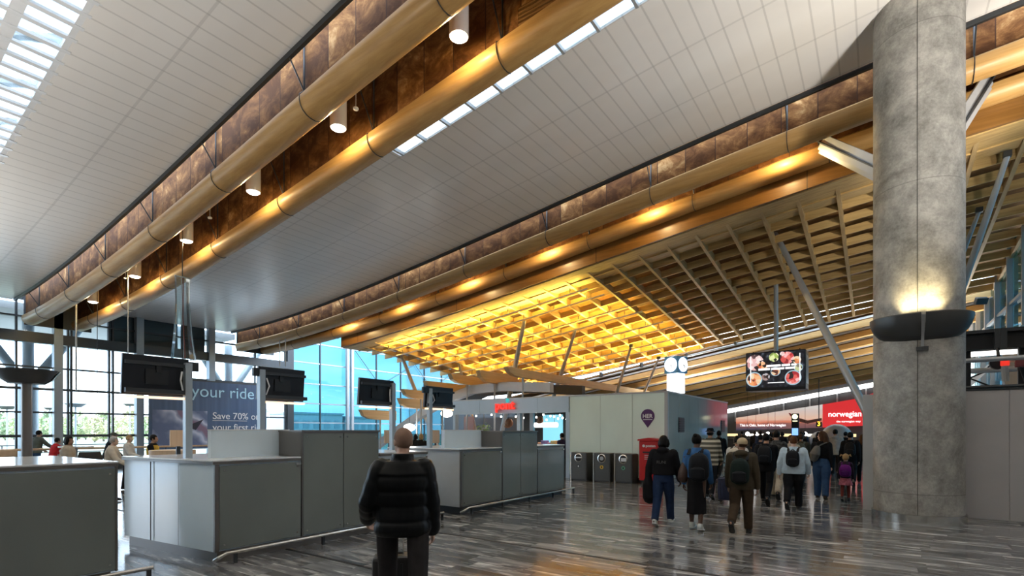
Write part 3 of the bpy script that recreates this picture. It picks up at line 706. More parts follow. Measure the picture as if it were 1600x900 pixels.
M_SCR = mat('screen_back', (.008, .010, .016), .35)
M_WARM = mat('warm_light_bar', (1, .8, .6), .5, emit=(1, .66, .42), estr=1.2)
def monitor(label, x, ya, yb, z0, z1, post_y, ctop, arm):
    e = empty('monitor_stand', (x, post_y, ctop), label=label, cat='monitor')
    sgn = 1 if post_y > (ya+yb)/2 else -1
    s_ = MB().obox((x-.06, (ya+yb)/2, (z0+z1)/2+.02), (.06, yb-ya, z1-z0), ry=R(5)).build('screen_body', M_SCR, e, bevel=.008)
    MB().bar((x, ya+.02, z1-.09), (x, yb+.0, z1-.09), .05, .045).build('rail', M_STEELD, e)
    MB().bar((x, ya+.02, z0+.07), (x, yb+.02, z0+.07), .06, .06).build('rail', M_STEELD, e)
    MB().obox((x-.02, (ya+yb)/2+.02*sgn, z1-.14), (.05, .07, .14)).build('bracket', M_BLACK, e)
    MB().obox((x-.02, (ya+yb)/2, (z0+z1)/2), (.02, .28, .2)).build('mount_plate', M_BLACK, e)
    MB().bar((x-.03, ya+.03, z0-.015), (x-.03, yb-.02, z0-.015), .09, .03).build('light_bar', M_WARM, e)
    MB().box(x-.04, x+.05, post_y-.045, post_y+.045, ctop, z1-.04).build('post', M_FRAME, e)
    MB().box(x-.02, x+.03, min(post_y, post_y+arm), max(post_y, post_y+arm), z1-.15, z1-.02).build('arm', M_BLACK, e)
    MB().tube([(x+.02, post_y-.08*sgn, z1-.17), (x+.05, post_y-.11*sgn, z1-.3), (x+.02, post_y-.07*sgn, z0+.1)], .012, 6).build('cable', M_WHITE, e)
    return e
def my(px, py, x=-8.1): return onX(px, py, x)
monitor('hanging monitor seen from behind, leftmost, on a post at the long counter', -8.1, my(192, 600)[1], my(296, 600)[1], my(195, 617)[2], my(192, 553)[2], my(293, 600)[1], 1.36, .14)
monitor('monitor seen from behind on a post, second from the left', -8.1, my(405, 600)[1], my(477, 600)[1], my(440, 627)[2]-.01, my(440, 577)[2], my(408, 600)[1], 1.36, -.14)
monitor('monitor seen from behind on a post, third from the left', -8.1, my(563, 600)[1], my(616, 600)[1], my(580, 634)[2]-.01, my(563, 591)[2], my(613, 600)[1], 1.33, .04)
monitor('monitor seen from behind on a post, farthest, left of the shop front', -8.1, my(666, 600)[1], my(709, 600)[1], my(680, 638)[2], my(680, 605)[2], my(671, 600)[1], 1.37, -.22)

def hang(px, py, x, r, m, label, top=None, nm='hanging_cable'):
    p = onX(px, py, x); t = top or H(x)+.8
    return MB().tube([p, (p[0], p[1], t)], r, 6).build(nm, m, label=label, cat='cable', origin=p)
hang(200, 552, -20.8, .018, M_STEEL, 'thin hanging cable over the left end of the leftmost monitor', H(-20.8)+1.83)
hang(119, 610, -25.8, .03, M_STEEL, 'thin pale cable hanging before the window near the glass wall, left of the first monitor', H(-25.8)+1.83)
hang(152, 640, -23.6, .012, M_STEELD, 'thin dark cable hanging before the window, midway to the first monitor', H(-23.6)+1.83)
hang(437, 572, -24.6, .03, M_STEEL, 'paired rod seen above the second monitor', H(-24.6)+.05, 'hanging_rod')
hang(446, 572, -24.0, .03, M_STEEL, 'right rod of the pair above the second monitor', H(-24.0)+.05, 'hanging_rod')
# cable drop in a clear plastic sleeve
pa = Vector(onX(285, 433, -16.4)); pb = Vector(onX(287, 562, -16.4))
e = empty('cable_drop', pb, label='cables wrapped in a clear plastic sleeve hanging above the leftmost monitor', cat='cable drop')
m = mat_glass('clear_plastic_film', (.86, .93, .95), .9)
MB().tube([pa, pa.lerp(pb, .3), pa.lerp(pb, .7), pb], [.19, .18, .24, .32], 9, cap=False).build('sleeve', m, e)
MB().tube([pa+Vector((.01, .02, 0)), pa.lerp(pb, .5)+Vector((.02, -.01, 0)), pb+Vector((0, .04, 0))], .014, 6).build('red_cable', mat('dull_red', (.22, .05, .05), .5), e)
MB().tube([pa+Vector((-.02, -.02, 0)), pa.lerp(pb, .6)+Vector((-.02, .02, 0)), pb+Vector((0, .0, 0))], .010, 6).build('grey_cable', M_STEEL, e)
MB().tube([pa, (pa.x, pa.y, H(-16.4)+1.79)], .015, 6).build('suspension_wire', M_STEELD, e)
MB().bar(pa+Vector((0, -.2, 0)), pa+Vector((0, .22, 0)), .05, .03).build('top_bar', M_STEEL, e)

# ------------------------------------------------------------------ shop pavilion with the glass wall
KY, KX, KH = 16.9, -5.66, 3.06
pav = empty('pavilion', (-9, 20, 0), label='low shop pavilion with pale green glass walls and an open food counter', cat='pavilion', kind='structure')
xg = onY(890, 700, KY)[0]; xl = onY(708, 700, KY)[0]
def gpanel(x0, x1): return MB().box(x0+.006, x1-.006, KY, KY+.06, .14, KH-.04).build('glass_panel', M_KGLASS, pav)
sx_ = [xg+.0, onY(938, 700, KY)[0], onY(988, 700, KY)[0], KX]
for a, b in zip(sx_, sx_[1:]): gpanel(a, b)
MB().box(xg, KX-.03, KY+.02, KY+.10, 0, KH-.05).build('wall_core', M_STEELD, pav)
ys = [KY+.02+8.3*i/7 for i in range(8)]
MSIDE = mat_brushed_glass('grey_green_side_glass', (.42, .46, .43), .10, .08)
for a, b in zip(ys, ys[1:]): MB().box(KX-.06, KX, a+.006, b-.006, .14, KH-.04).build('glass_panel', MSIDE, pav)
MB().box(KX-.12, KX-.03, KY+.05, ys[-1], 0, KH-.05).build('wall_core', M_STEELD, pav)
MB().box(KX-.10, KX+.01, KY-.01, KY+.10, 0, KH-.02).build('corner_post', M_STEEL, pav)
MB().box(xl, KX+.02, KY-.02, ys[-1], KH-.05, KH).build('roof_edge', M_STEEL, pav)
MB().box(xg, KX, KY+.03, ys[-1], 0, .13).build('plinth', M_STAIN, pav)
zf = onY(800, 646, KY)[2]
fx = [xl, onY(750, 640, KY)[0], onY(840, 640, KY)[0], xg-.02]
for a, b in zip(fx, fx[1:]): MB().box(a+.005, b-.005, KY-.02, KY+.1, zf, KH-.05).build('fascia_panel', M_KBLUE, pav)
MB().box(xg-.16, xg-.0, KY-.01, KY+.2, 0, zf).build('jamb', M_KBLUE, pav)
MB().box(xl, xl+.14, KY-.01, KY+.2, 0, zf).build('jamb', M_FRAME, pav)
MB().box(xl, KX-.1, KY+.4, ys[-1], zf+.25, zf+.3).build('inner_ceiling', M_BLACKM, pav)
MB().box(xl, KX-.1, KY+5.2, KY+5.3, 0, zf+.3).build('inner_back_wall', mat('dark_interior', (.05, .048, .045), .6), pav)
for px, w, m_ in ((732, .7, mat('dusty_pink_panel', (.40, .29, .28), .5)), (863, 1.1, mat('lit_blue_window', (.2, .6, .75), .3, emit=(.25, .68, .85), estr=.7))):
    x = onY(px, 680, KY+5.1)[0]; MB().box(x-w/2, x+w/2, KY+5.12, KY+5.19, .7, zf+.1).build('back_panel', m_, pav)
for px in (812, 832): 
    x = onY(px, 680, KY+4.4)[0]; MB().box(x-.10, x+.10, KY+4.3, KY+4.45, 0, zf+.25).build('inner_post', M_FRAME, pav)
# vents and a door frame on the side wall
for px, py, n_ in ((1064, 664, 'louvred vent in the side wall of the glass pavilion, nearest its corner'), (1129, 666, 'smaller louvred vent farther along the side wall of the pavilion')):
    p = onX(px, py, KX); e = empty('wall_vent', p, label=n_, cat='vent')
    MB().box(KX-.01, KX+.03, p[1]-.30, p[1]+.30, p[2]-.26, p[2]+.26).build('frame', M_STEELD, e)
    for i in range(6): MB().box(KX+.02, KX+.045, p[1]-.27, p[1]+.27, p[2]-.22+i*.08, p[2]-.18+i*.08).build('louvre', M_BLACK, e)
# shop lettering
p = onY(775, 640, KY-.05)
e = empty('shop_sign', p, label='red letters reading pont with a small blue dot, on the shop fascia', cat='sign')
text('lettering', 'pont', .50, (p[0], KY-.10, p[2]), (R(90), 0, 0), M_RED, e, .05, 'LEFT', .018, 1.0)
q = onY(793, 626, KY-.06); MB().ell((q[0], KY-.07, q[2]), (.09, .05, .09)).build('blue_dot', mat('turquoise', (.05, .5, .55), .4, emit=(.05, .6, .65), estr=.4), e, smooth=True)
# purple pin sign
p = onY(1012, 653, KY-.01)
e = empty('pin_sign', p, label='purple map-pin sign reading HER on the pale green glass wall', cat='sign')
pr = .235; pts = []
for i in range(0, 33):
    a = R(-30+240*i/32); pts.append((p[0]+pr*math.cos(a), KY-.012, p[2]+.06+pr*math.sin(a)))
pts.append((p[0], KY-.012, p[2]-.33))
MB().extr(pts, (0, .01, 0)).build('pin', mat('deep_purple', (.075, .018, .12), .4), e)
text('lettering', 'HER', .19, (p[0]-.005, KY-.016, p[2]+.0), (R(90), 0, 0), M_WHITE, e, .002, 'CENTER', .02)
MB().box(p[0]-.16, p[0]+.16, KY-.015, KY-.012, p[2]-.065, p[2]-.045).build('small_print', M_WHITE, e)

# recycling bins
def bin_(x, label, icon, icol, ihole):
    w = .56; e = empty('recycling_bin', (x, KY-.33, 0), label=label, cat='bin')
    MB().box(x-w/2, x+w/2, KY-.60, KY-.08, .03, .98).build('body', mat('dark_grey_bin', (.085, .09, .092), .4, .2), e, bevel=.015)
    MB().box(x-w/2-.045, x-w/2-.004, KY-.61, KY-.08, .0, .99).build('side_plate', M_STAIN, e)
    MB().box(x+w/2+.004, x+w/2+.03, KY-.60, KY-.08, .0, .97).build('side_plate', mat('dark_bin_side', (.045, .045, .047), .4), e)
    MB().box(x-w/2+.02, x+w/2-.02, KY-.56, KY-.1, 0, .04).build('plinth', M_STEELD, e)
    r = MB(); 
    for i in range(24):
        a0, a1 = 2*math.pi*i/24, 2*math.pi*(i+1)/24
        r.add([(x+.155*math.cos(a0), KY-.606, .80+.155*math.sin(a0)), (x+.155*math.cos(a1), KY-.606, .80+.155*math.sin(a1)), (x+.125*math.cos(a1), KY-.615, .80+.125*math.sin(a1)), (x+.125*math.cos(a0), KY-.615, .80+.125*math.sin(a0))], [(0, 1, 2, 3)])
    r.build('opening_rim', M_STAIN, e)
    MB().tube([(x, KY-.605, .80), (x, KY-.59, .80)], .12, 24).build('opening', M_BLACKM, e)
    if ihole == 'slot': MB().box(x-.12, x+.12, KY-.62, KY-.607, .785, .83).build('slot_bar', M_STAIN, e)
    if ihole == 'lid': MB().tube([(x, KY-.612, .80), (x, KY-.604, .80)], .07, 20).build('opening_ring', M_STEEL, e)
    if ihole == 'bag': MB().box(x-.08, x+.11, KY-.608, KY-.604, .72, .84).build('bag_edge', M_WHITE, e)
    MB().tube([(x, KY-.606, .50), (x, KY-.599, .50)], .065, 20).build('icon_disc', mat('icon_'+icon, icol, .5), e)
    MB().box(x-.022, x+.022, KY-.610, KY-.606, .47, .53).build('icon_mark', M_BLACKM if icon != 'black' else M_WHITE, e)
for px, lab, ic, cc, hh in ((908, 'grey recycling bin with a barred opening, leftmost of the three', 'black', (.02, .02, .03), 'slot'),
                            (944, 'grey recycling bin with yellow symbol, middle of the three', 'yellow', (.65, .40, .03), 'lid'),
                            (977.5, 'grey recycling bin with green symbol, beside the red mailbox', 'green', (.10, .35, .22), 'bag')):
    bin_(onY(px, 700, KY-.4)[0], lab, ic, cc, hh)
# red mailbox
x = onY(1017, 700, KY-.35)[0]
e = empty('mailbox', (x, KY-.32, 0), label='red mailbox with white lettering before the pale green wall', cat='mailbox')
MB().box(x-.33, x+.33, KY-.55, KY-.08, .12, 1.42).build('body', M_REDP, e, bevel=.02)
MB().extr([(x-.36, KY-.60, 1.42), (x+.36, KY-.60, 1.42), (x+.36, KY-.60, 1.47), (x, KY-.60, 1.52), (x-.36, KY-.60, 1.47)], (0, .55, 0)).build('lid', M_REDP, e)
MB().box(x-.28, x+.28, KY-.52, KY-.1, 0, .12).build('base', M_STEELD, e)
MB().box(x-.2, x+.2, KY-.565, KY-.55, 1.02, 1.07).build('slot', M_BLACKM, e)
text('lettering', 'posten', .12, (x-.10, KY-.556, 1.22), (R(90), 0, 0), M_WHITE, e, .003, 'LEFT', .02)
MB().tube([(x-.17, KY-.556, 1.255), (x-.17, KY-.548, 1.255)], .045, 18).build('emblem', M_WHITE, e)
for i in range(3): MB().box(x-.14, x+.14, KY-.556, KY-.55, .82+.06*i, .835+.06*i).build('text_line', M_WHITE, e)

# inside the shop
e = empty('shop_counter', (-11.5, KY+1.6, 0), label='pale food counter inside the shop, beside the pale green wall', cat='counter')
xa, xb = onY(720, 700, KY+1.5)[0], onY(880, 700, KY+1.5)[0]
MB().box(xa, xb, KY+1.2, KY+1.9, 0, 1.02).build('body', mat('warm_white_panel', (.62, .56, .52), .4), e)
MB().box(xa, xb, KY+1.15, KY+1.95, 1.02, 1.07).build('worktop', M_WHITE, e)
cols = [(.55, .12, .14), (.7, .35, .2), (.2, .15, .35), (.75, .7, .62), (.45, .2, .3), (.65, .5, .2), (.3, .45, .3), (.7, .2, .25)]
nm_ = ['dark red', 'orange', 'dark blue', 'cream', 'plum', 'mustard', 'green', 'bright red']
for i in range(8):
    xx = onY(843+5*i, 690, KY+1.5)[0]; hgt = .12+.08*((i*7) % 3)
    b = MB().box(xx-.10, xx+.10, KY+1.25, KY+1.6, 1.07, 1.07+hgt).build('food_package', mat('pack_%d' % i, cols[i], .5), label='%s food package standing on the shop counter' % nm_[i], cat='package', origin=(xx, KY+1.4, 1.07), bevel=.02)
x, y, z = onY(853, 664, KY+1.0)
e = empty('tube_light', (x, y, z), label='glowing white tube light hanging in the shop opening', cat='lamp')
MB().tube([(x-.52, y, z), (x+.52, y, z)], .10, 16).build('diffuser', M_LED, e, smooth='auto')
for s in (-.4, .4): MB().tube([(x+s, y, z+.1), (x+s, y, zf+.26)], .008, 6).build('wire', M_BLACK, e)
bl = [(783, 651), (806, 651), (818, 653), (838, 652), (849, 648), (860, 650), (866, 651), (872, 654), (879, 653), (885, 655), (744, 650), (768, 648), (854, 656), (875, 649)]
for k, (px, py) in enumerate(bl):
    x, y, z = onY(px, py, KY+.9+.12*(k % 5))
    e = empty('bulb_lamp', (x, y, z), label='small glowing bulb on a wire in the shop opening', cat='lamp', group='bulbs hanging in the shop')
    MB().ell((x, y, z), (.035, .035, .045), 10, 7).build('bulb', M_LAMP, e, smooth=True); MB().tube([(x, y, z+.06), (x, y, zf+.26)], .008, 5).build('wire', M_BLACK, e)
lamp('shop_light', 'AREA', (-11.5, KY+2.2, zf+.2), 60, (1, .85, .75), None, 5.0, sy=2.0)
for px, py, s, lab in ((795, 660, 1.0, 'large brown bread-shaped hanging model in the shop, left'), (844, 655, .75, 'smaller brown hanging bread model near the tube light')):
    x, y, z = onY(px, py, KY+.8)
    e = empty('hanging_bread', (x, y, z), label=lab, cat='decoration')
    MB().ell((x, y, z-.03), (.20*s, .14*s, .20*s), rot=Matrix.Rotation(.5, 3, 'Y')).ell((x-.06*s, y, z-.16*s), (.15*s, .12*s, .08*s)).build('loaf', mat('bread_crust', (.30, .14, .07), .6, var=.3), e, smooth=True)
    MB().tube([(x, y, z+.1), (x, y, zf+.26)], .008, 5).build('wire', M_BLACK, e)
x, y, z = onY(756, 667, KY+.6)
e = empty('hanging_plant', (x, y, z), label='leafy green plant hanging in the shop opening', cat='plant')
mb = MB(); rr = random.Random(3)
for i in range(150):
    a, b = rr.uniform(0, 6.28), rr.uniform(-.9, .5); r_ = rr.uniform(.16, .32)
    c = Vector((x+r_*math.cos(a)*math.cos(b), y+r_*math.sin(a)*math.cos(b), z+r_*math.sin(b)))
    d = Vector((rr.uniform(-1, 1), rr.uniform(-1, 1), rr.uniform(-1, .2))).normalized()*.10; w_ = d.cross(Vector((rr.random(), rr.random(), rr.random()))).normalized()*.03
    mb.add([c, c+d*.5+w_, c+d, c+d*.5-w_], [(0, 1, 2, 3)])
mb.build('foliage', mat('leaf_green', (.36, .50, .16), .6, var=.4), e)
MB().lathe([(0, -.10), (.10, -.10), (.14, .06), (.12, .06), (0, 0)], (x, y, z), 16).build('pot', M_WHITE, e); MB().tube([(x, y, z+.06), (x, y, zf+.26)], .012, 5).build('cord', mat('rope', (.5, .38, .22), .8), e)
# globe pendants and timber screens left of the shop
for px, py, xx, pt, lab in ((640, 668, -18.3, 630, 'white globe pendant lamp above the bald man in the puffer jacket'), (698, 646, -16.6, 606, 'white globe pendant lamp under the farthest monitor')):
    p = onX(px, py, xx); e = empty('pendant_lamp', p, label=lab, cat='lamp')
    MB().ell(p, (.28, .28, .18), 20, 12).build('globe', M_LAMP, e, smooth=True)
    MB().tube([(p[0], p[1], p[2]+.17), (p[0], p[1], onX(px, pt, xx)[2])], .01, 6).build('cord', M_BLACK, e)
M_TAN = mat_wood('light_birch_board', (.55, .38, .24), (.70, .50, .33), .5, axis='z', coat=0)
for (a, b, c, d), xx, lab in (((266, 672, 292, 697), -9.6, 'light birch screen panel beside the leftmost monitor post'), ((601, 672, 616, 692), -10.6, 'light birch screen panel beside the third monitor post'), ((674, 672, 687, 692), -11.0, 'light birch screen panel behind the farthest monitor post')):
    p, q = onX(a, b, xx), onX(c, d, xx); e = empty('screen_panel', (xx, (p[1]+q[1])/2, 0), label=lab, cat='screen')
    MB().box(xx-.03, xx+.0, p[1], q[1], q[2], p[2]).build('board', M_TAN, e, bevel=.004)
    MB().box(xx-.03, xx+.0, (p[1]+q[1])/2-.03, (p[1]+q[1])/2+.03, 0, q[2]).build('leg', M_STEELD, e)
p = onX(270, 703, -10.4)
e = empty('stool', (p[0], p[1], 0), label='low round birch stool top showing behind the long counter', cat='stool')
MB().lathe([(0, p[2]), (.36, p[2]), (.36, p[2]-.10), (.30, p[2]-.12), (0, p[2]-.12)], (p[0], p[1], 0), 24).build('seat', M_TAN, e, smooth='auto')
MB().tube([(p[0], p[1], 0), (p[0], p[1], p[2]-.1)], .05, 10).build('leg', M_STEELD, e)

# curved timber purlins and white steel arcs above the shop
pl = [((790, 573), (1012, 611), -12.0, .34, 'long glulam purlin running away over the pavilion roof, rightmost'), ((746, 578), (806, 596), -13.9, .5, 'glulam purlin with slanted end, second from the right, above the white arc'), ((702, 584), (800, 604), -15.4, .4, 'glulam purlin with slanted end above the fourth monitor, middle of the row'),
      ((663, 595), (730, 610), -16.6, .4, 'glulam purlin end just above the fourth monitor'), ((628, 608), (672, 622), -17.6, .4, 'short glulam purlin at the foot of the leaning prop by the third monitor'), ((622, 622), (666, 634), -18.3, .45, 'lower glulam purlin between the third and fourth monitors'), ((562, 640), (617, 650), -19.4, .45, 'glulam purlin with rounded end just right of the third monitor')]
for (a, b, xx, d, lab) in pl:
    p, q = onX(*a, xx), onX(*b, xx)
    y0, y1 = p[1], q[1]; z = p[2]
    MB().extr([(xx-.11, y0, z), (xx-.11, y0+.16, z-d*.62), (xx-.11, y0+.5, z-d*.92), (xx-.11, y0+1.1, z-d), (xx-.11, y1, z-d), (xx-.11, y1, z)], (.22, 0, 0)).build('glulam_purlin', M_BEAMY, label=lab, cat='purlin', origin=(xx, y0, z-d))
    e2 = MB().tube([(xx, y0+1.2, 0), (xx, y0+1.2, z-d)], .04, 8).build('post', M_STEEL, label='slim steel post carrying the '+{-12.0: 'rightmost long', -13.9: 'second', -15.4: 'middle', -16.6: 'fourth', -17.6: 'short', -18.3: 'lower', -19.4: 'rounded-end'}[xx]+' glulam purlin', cat='post', origin=(xx, y0+1.2, 0))
def arc(pts, Y, w, h, m_, label):
    q = [Vector(onY(px, py, Y)) for px, py in pts]
    rings = [[p_+Vector((0, -w/2, -h)), p_+Vector((0, w/2, -h)), p_+Vector((0, w/2, 0)), p_+Vector((0, -w/2, 0))] for p_ in q]
    return MB().loft(rings).build('curved_girder', m_, label=label, cat='girder', origin=tuple(q[0]))
arc([(590, 690), (625, 664), (660, 640), (700, 617), (740, 602), (790, 597), (862, 598)], 18.6, .3, .40, M_STEEL, 'pale grey curved steel girder sweeping up behind the shop fascia')
arc([(700, 633), (760, 606), (820, 600), (912, 603)], 20.5, .3, .42, M_STEELD, 'darker curved steel girder behind the pale one above the shop')
S(MB().box(-29.0, -13.2, 31.5, 31.7, 0, 3.2), 'wall_left', back)
S(MB().box(-22.0, -16, 26.5, 26.6, 0, 2.6), 'wall_left', back)

# clock pylon on the pavilion roof line
p = onY(1056, 612, 18.2); x, y = p[0], p[1]
e = empty('clock_pylon', (x, y, KH), label='white lit pylon with a blue-framed round clock above the pavilion', cat='clock')
zt = onY(1056, 584, y)[2]; zc = onY(1056, 571, y)[2]; zz = onY(1056, 558, y)[2]
M_PYL = mat('lit_white_panel', (.9, .92, .95), .4, emit=(.95, .97, 1), estr=1.1)
w = .22; rz = R(-18)
MB().obox((x, y, (KH+zt)/2), (.44, .44, zt-KH), rz).build('lit_box', M_PYL, e, bevel=.01)
MB().obox((x, y, zc), (.56, .56, zz-zt), rz).build('clock_case', mat('clock_blue', (.10, .32, .55), .4), e, bevel=.02)
for k, (nx, ny) in enumerate(((0, -1), (1, 0))):
    c = Matrix.Rotation(rz, 3, 'Z') @ Vector((nx, ny, 0)); o_ = Vector((x, y, zc))
    f = MB().tube([o_+c*.285, o_+c*.305], .25, 30).build('clock_face', M_PYL, e)
    t_ = Vector((-c.y, c.x, 0))
    for ang, ln in ((R(150), .13), (R(120), .19)):
        MB().bar(o_+c*.312, o_+c*.312+t_*math.sin(ang)*ln+Vector((0, 0, math.cos(ang)*ln)), .018, .008).build('hand', M_BLACK, f)

# hanging screen cube
Yc = 22.6
a = onY(1166, 606, Yc); b = onY(1258, 548, Yc); x0, x1 = a[0], b[0]; z0, z1 = a[2], onY(1166, 554, Yc)[2]
e = empty('hanging_screen', ((x0+x1)/2, Yc+.5, z1), label='black hanging advertising screen showing plates of colourful food', cat='screen')
MB().box(x0-.02, x1+.02, Yc, Yc+1.0, z0-.14, z1+.05).build('casing', M_BLACK, e, bevel=.03)
m, n, l, b_ = nodes_of('food_picture'); v, xx, yy, zc_ = sep(n, l)
f = noise(n, l, v, 6, 3)
l.new(ramp(n, l, f, [(.45, (.004, .004, .006)), (.6, (.02, .022, .03)), (.7, (.10, .12, .16))]), b_.inputs['Emission Color']); b_.inputs['Emission Strength'].default_value = .8; b_.inputs['Base Color'].default_value = (.01, .01, .012, 1)
def food(nm, c1, c2, c3):
    m_, n, l, b_ = nodes_of(nm); v, xx, yy, zc_ = sep(n, l)
    vo = N(n, 'ShaderNodeTexVoronoi', i_Scale=7.5); l.new(v, vo.inputs['Vector']); s1 = N(n, 'ShaderNodeSeparateColor'); l.new(vo.outputs['Color'], s1.inputs[0])
    l.new(ramp(n, l, s1.outputs[0], [(.15, (.03, .02, .02)), (.3, c1), (.6, c2), (.9, c3)]), b_.inputs['Emission Color']); b_.inputs['Emission Strength'].default_value = .8; b_.inputs['Base Color'].default_value = (.02, .02, .02, 1)
    return m_
MB().box(x0+.02, x1-.02, Yc-.012, Yc, z0-.02, z1+.02).build('display', m, e)
pinks, greens, reds, oranges, creams, browns = (food('food_pink', (.7, .35, .35), (.85, .65, .62), (.9, .8, .78)), food('food_green', (.35, .5, .10), (.75, .8, .4), (.9, .85, .6)), food('food_red', (.5, .03, .04), (.75, .15, .12), (.9, .5, .5)),
    food('food_orange', (.6, .12, .05), (.85, .38, .15), (.8, .65, .45)), food('food_cream', (.65, .6, .4), (.8, .75, .55), (.3, .4, .1)), food('food_brown', (.12, .06, .05), (.35, .22, .2), (.5, .5, .55)))
m_rim = mat('plate_rim', (.3, .4, .45), .5, emit=(.35, .52, .6), estr=.7)
for k_, (px, py, r_, fm) in enumerate(((330, 320, 190, pinks), (470, 400, 110, oranges), (700, 240, 105, greens), (950, 270, 140, reds), (1130, 320, 85, oranges), (1160, 460, 78, creams), (730, 510, 88, oranges), (540, 600, 85, browns), (310, 640, 150, oranges), (1060, 640, 145, reds), (860, 190, 80, pinks))):
    cx_ = x0+(px-150)/1130*(x1-x0); cz_ = z1-(py-150)/640*(z1-z0); rr_ = min(r_/1130*(x1-x0)*.92, z1-cz_, (cz_-z0)*.86, (cx_-x0)*.95)
    if k_ in (5, 6, 8, 9): MB().tube([(cx_, Yc-.016-.001*k_, cz_), (cx_, Yc-.012, cz_)], rr_*1.16, 26).build('plate_picture', m_rim, e)
    MB().tube([(cx_, Yc-.022-.001*k_, cz_), (cx_, Yc-.012, cz_)], rr_, 26).build('food_picture', fm, e)
wl1 = mat('white_graphic', (.9, .9, .9), .5, emit=(1, 1, 1), estr=1.0)
for q in ((x0+.16, x0+.185, z0+.2, z1-.1), (x1-.185, x1-.16, z0+.2, z1-.1), (x0+.8, x1-.7, z0+.14, z0+.165)):
    MB().box(q[0], q[1], Yc-.05, Yc-.04, q[2], q[3]).build('graphic_line', wl1, e)
for (a_, b_, c_) in ((.36, .60, .58), (.62, .76, .58), (.78, .86, .58), (.22, .42, .49), (.44, .66, .49), (.68, .84, .49)):
    MB().box(x0+a_*(x1-x0), x0+b_*(x1-x0), Yc-.05, Yc-.04, z0+c_*(z1-z0), z0+(c_+.055)*(z1-z0)).build('text_line', wl1, e)
MB().tube([((x0+x1)/2, Yc+.3, z1), ((x0+x1)/2, Yc+.3, ZL((x0+x1)/2, Yc+.3)+.1)], .085, 12).build('pole', M_STEEL, e, smooth='auto')
MB().box(x1+.021, x1+.03, Yc+.1, Yc+.9, z0+.1, z1-.15).build('side_display', mat('dim_display', (.2, .28, .32), .3), e)
for s in (.1, .9): MB().tube([(x0+(x1-x0)*s, Yc+.3, z1+.04), (x0+(x1-x0)*s, Yc+.3, z1+.12)], .02, 6).build('lifting_eye', M_BLACK, e)

# ------------------------------------------------------------------ airline banners over the check-in area
BY = 44.4
def W(px, py): p = onY(px, py, BY); return p
m, n, l, b_ = nodes_of('sunset_picture'); v, xx, yy, zz_ = sep(n, l)
pz0, pz1 = W(1155, 672)[2], W(1285, 632)[2]
f = math_n(n, l, 'DIVIDE', zz_, pz1-pz0)
f = math_n(n, l, 'ADD', f, math_n(n, l, 'MULTIPLY', math_n(n, l, 'SUBTRACT', noise(n, l, comb(n, l, math_n(n, l, 'MULTIPLY', xx, .3), 0, math_n(n, l, 'MULTIPLY', zz_, 2.0)), 1.6, 4), .5), .35))
c = ramp(n, l, f, [(.0, (.05, .05, .09)), (.18, (.22, .10, .10)), (.32, (.65, .20, .12)), (.5, (.80, .52, .40)), (.75, (.66, .56, .52)), (1, (.72, .68, .66))])
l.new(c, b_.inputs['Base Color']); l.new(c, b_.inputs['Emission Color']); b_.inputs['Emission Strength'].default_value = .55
e = empty('banner', W(1155, 672), label='wide sunset banner with white words about Oslo, above the far check-in desks', cat='banner')
MB().extr([W(1150, 672.5), W(1285, 668), W(1285, 632), W(1150, 653)], (0, .12, 0)).build('printed_sheet', m, e)
p = W(1156, 664); text('lettering', 'This is Oslo, home of Norwegian', .29, (p[0], BY-.02, p[2]-.12), (R(90), 0, -.0), wl1, e, .004, 'LEFT', .012, .84)
MB().extr([W(1232, 645), W(1238, 650), W(1262, 657), W(1284, 653), W(1284, 657), W(1262, 662), W(1240, 657)], (0, -.03, 0)).build('wing_picture', mat('dusk_wing', (.25, .10, .08), .6), e)
MB().extr([W(1232, 645), W(1235, 645.5), W(1240, 652), W(1237, 653)], (0, -.05, 0)).build('winglet_picture', M_REDP, e)
e = empty('banner', W(1320, 666), label='bright red norwegian banner, right end of the far banners', cat='banner')
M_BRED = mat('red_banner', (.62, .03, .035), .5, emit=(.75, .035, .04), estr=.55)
MB().extr([W(1285.5, 668), W(1372, 664), W(1372, 612), W(1338, 623), W(1285.5, 632)], (0, .12, 0)).build('printed_sheet', M_BRED, e)
p = W(1294, 651); text('lettering', 'norwegian', .55, (p[0], BY-.02, p[2]), (R(90), 0, 0), wl1, e, .004, 'LEFT', .015, .88)
p = W(1307, 660); text('lettering', 'the norwegian way', .20, (p[0], BY-.02, p[2]), (R(90), 0, 0), wl1, e, .004, 'LEFT', .01, .95)
e = empty('check_in_sign', W(1279, 663), label='small black sign with a yellow 3 under the red banner', cat='sign')
q0, q1 = onY(1275, 667, 40), onY(1284, 659, 40)
MB().box(q0[0], q1[0], 40, 40.1, q0[2], q1[2]).build('panel', M_BLACK, e)
text('lettering', '3', .40, ((q0[0]+q1[0])/2, 39.98, q0[2]+.07), (R(90), 0, 0), mat('yellow_glow', (.9, .6, .05), .5, emit=(1, .68, .05), estr=1.5), e, .004, 'CENTER', .02)
MB().tube([((q0[0]+q1[0])/2, 40.05, q1[2]), ((q0[0]+q1[0])/2, 40.05, 5.2)], .03, 6).build('rod', M_STEELD, e)
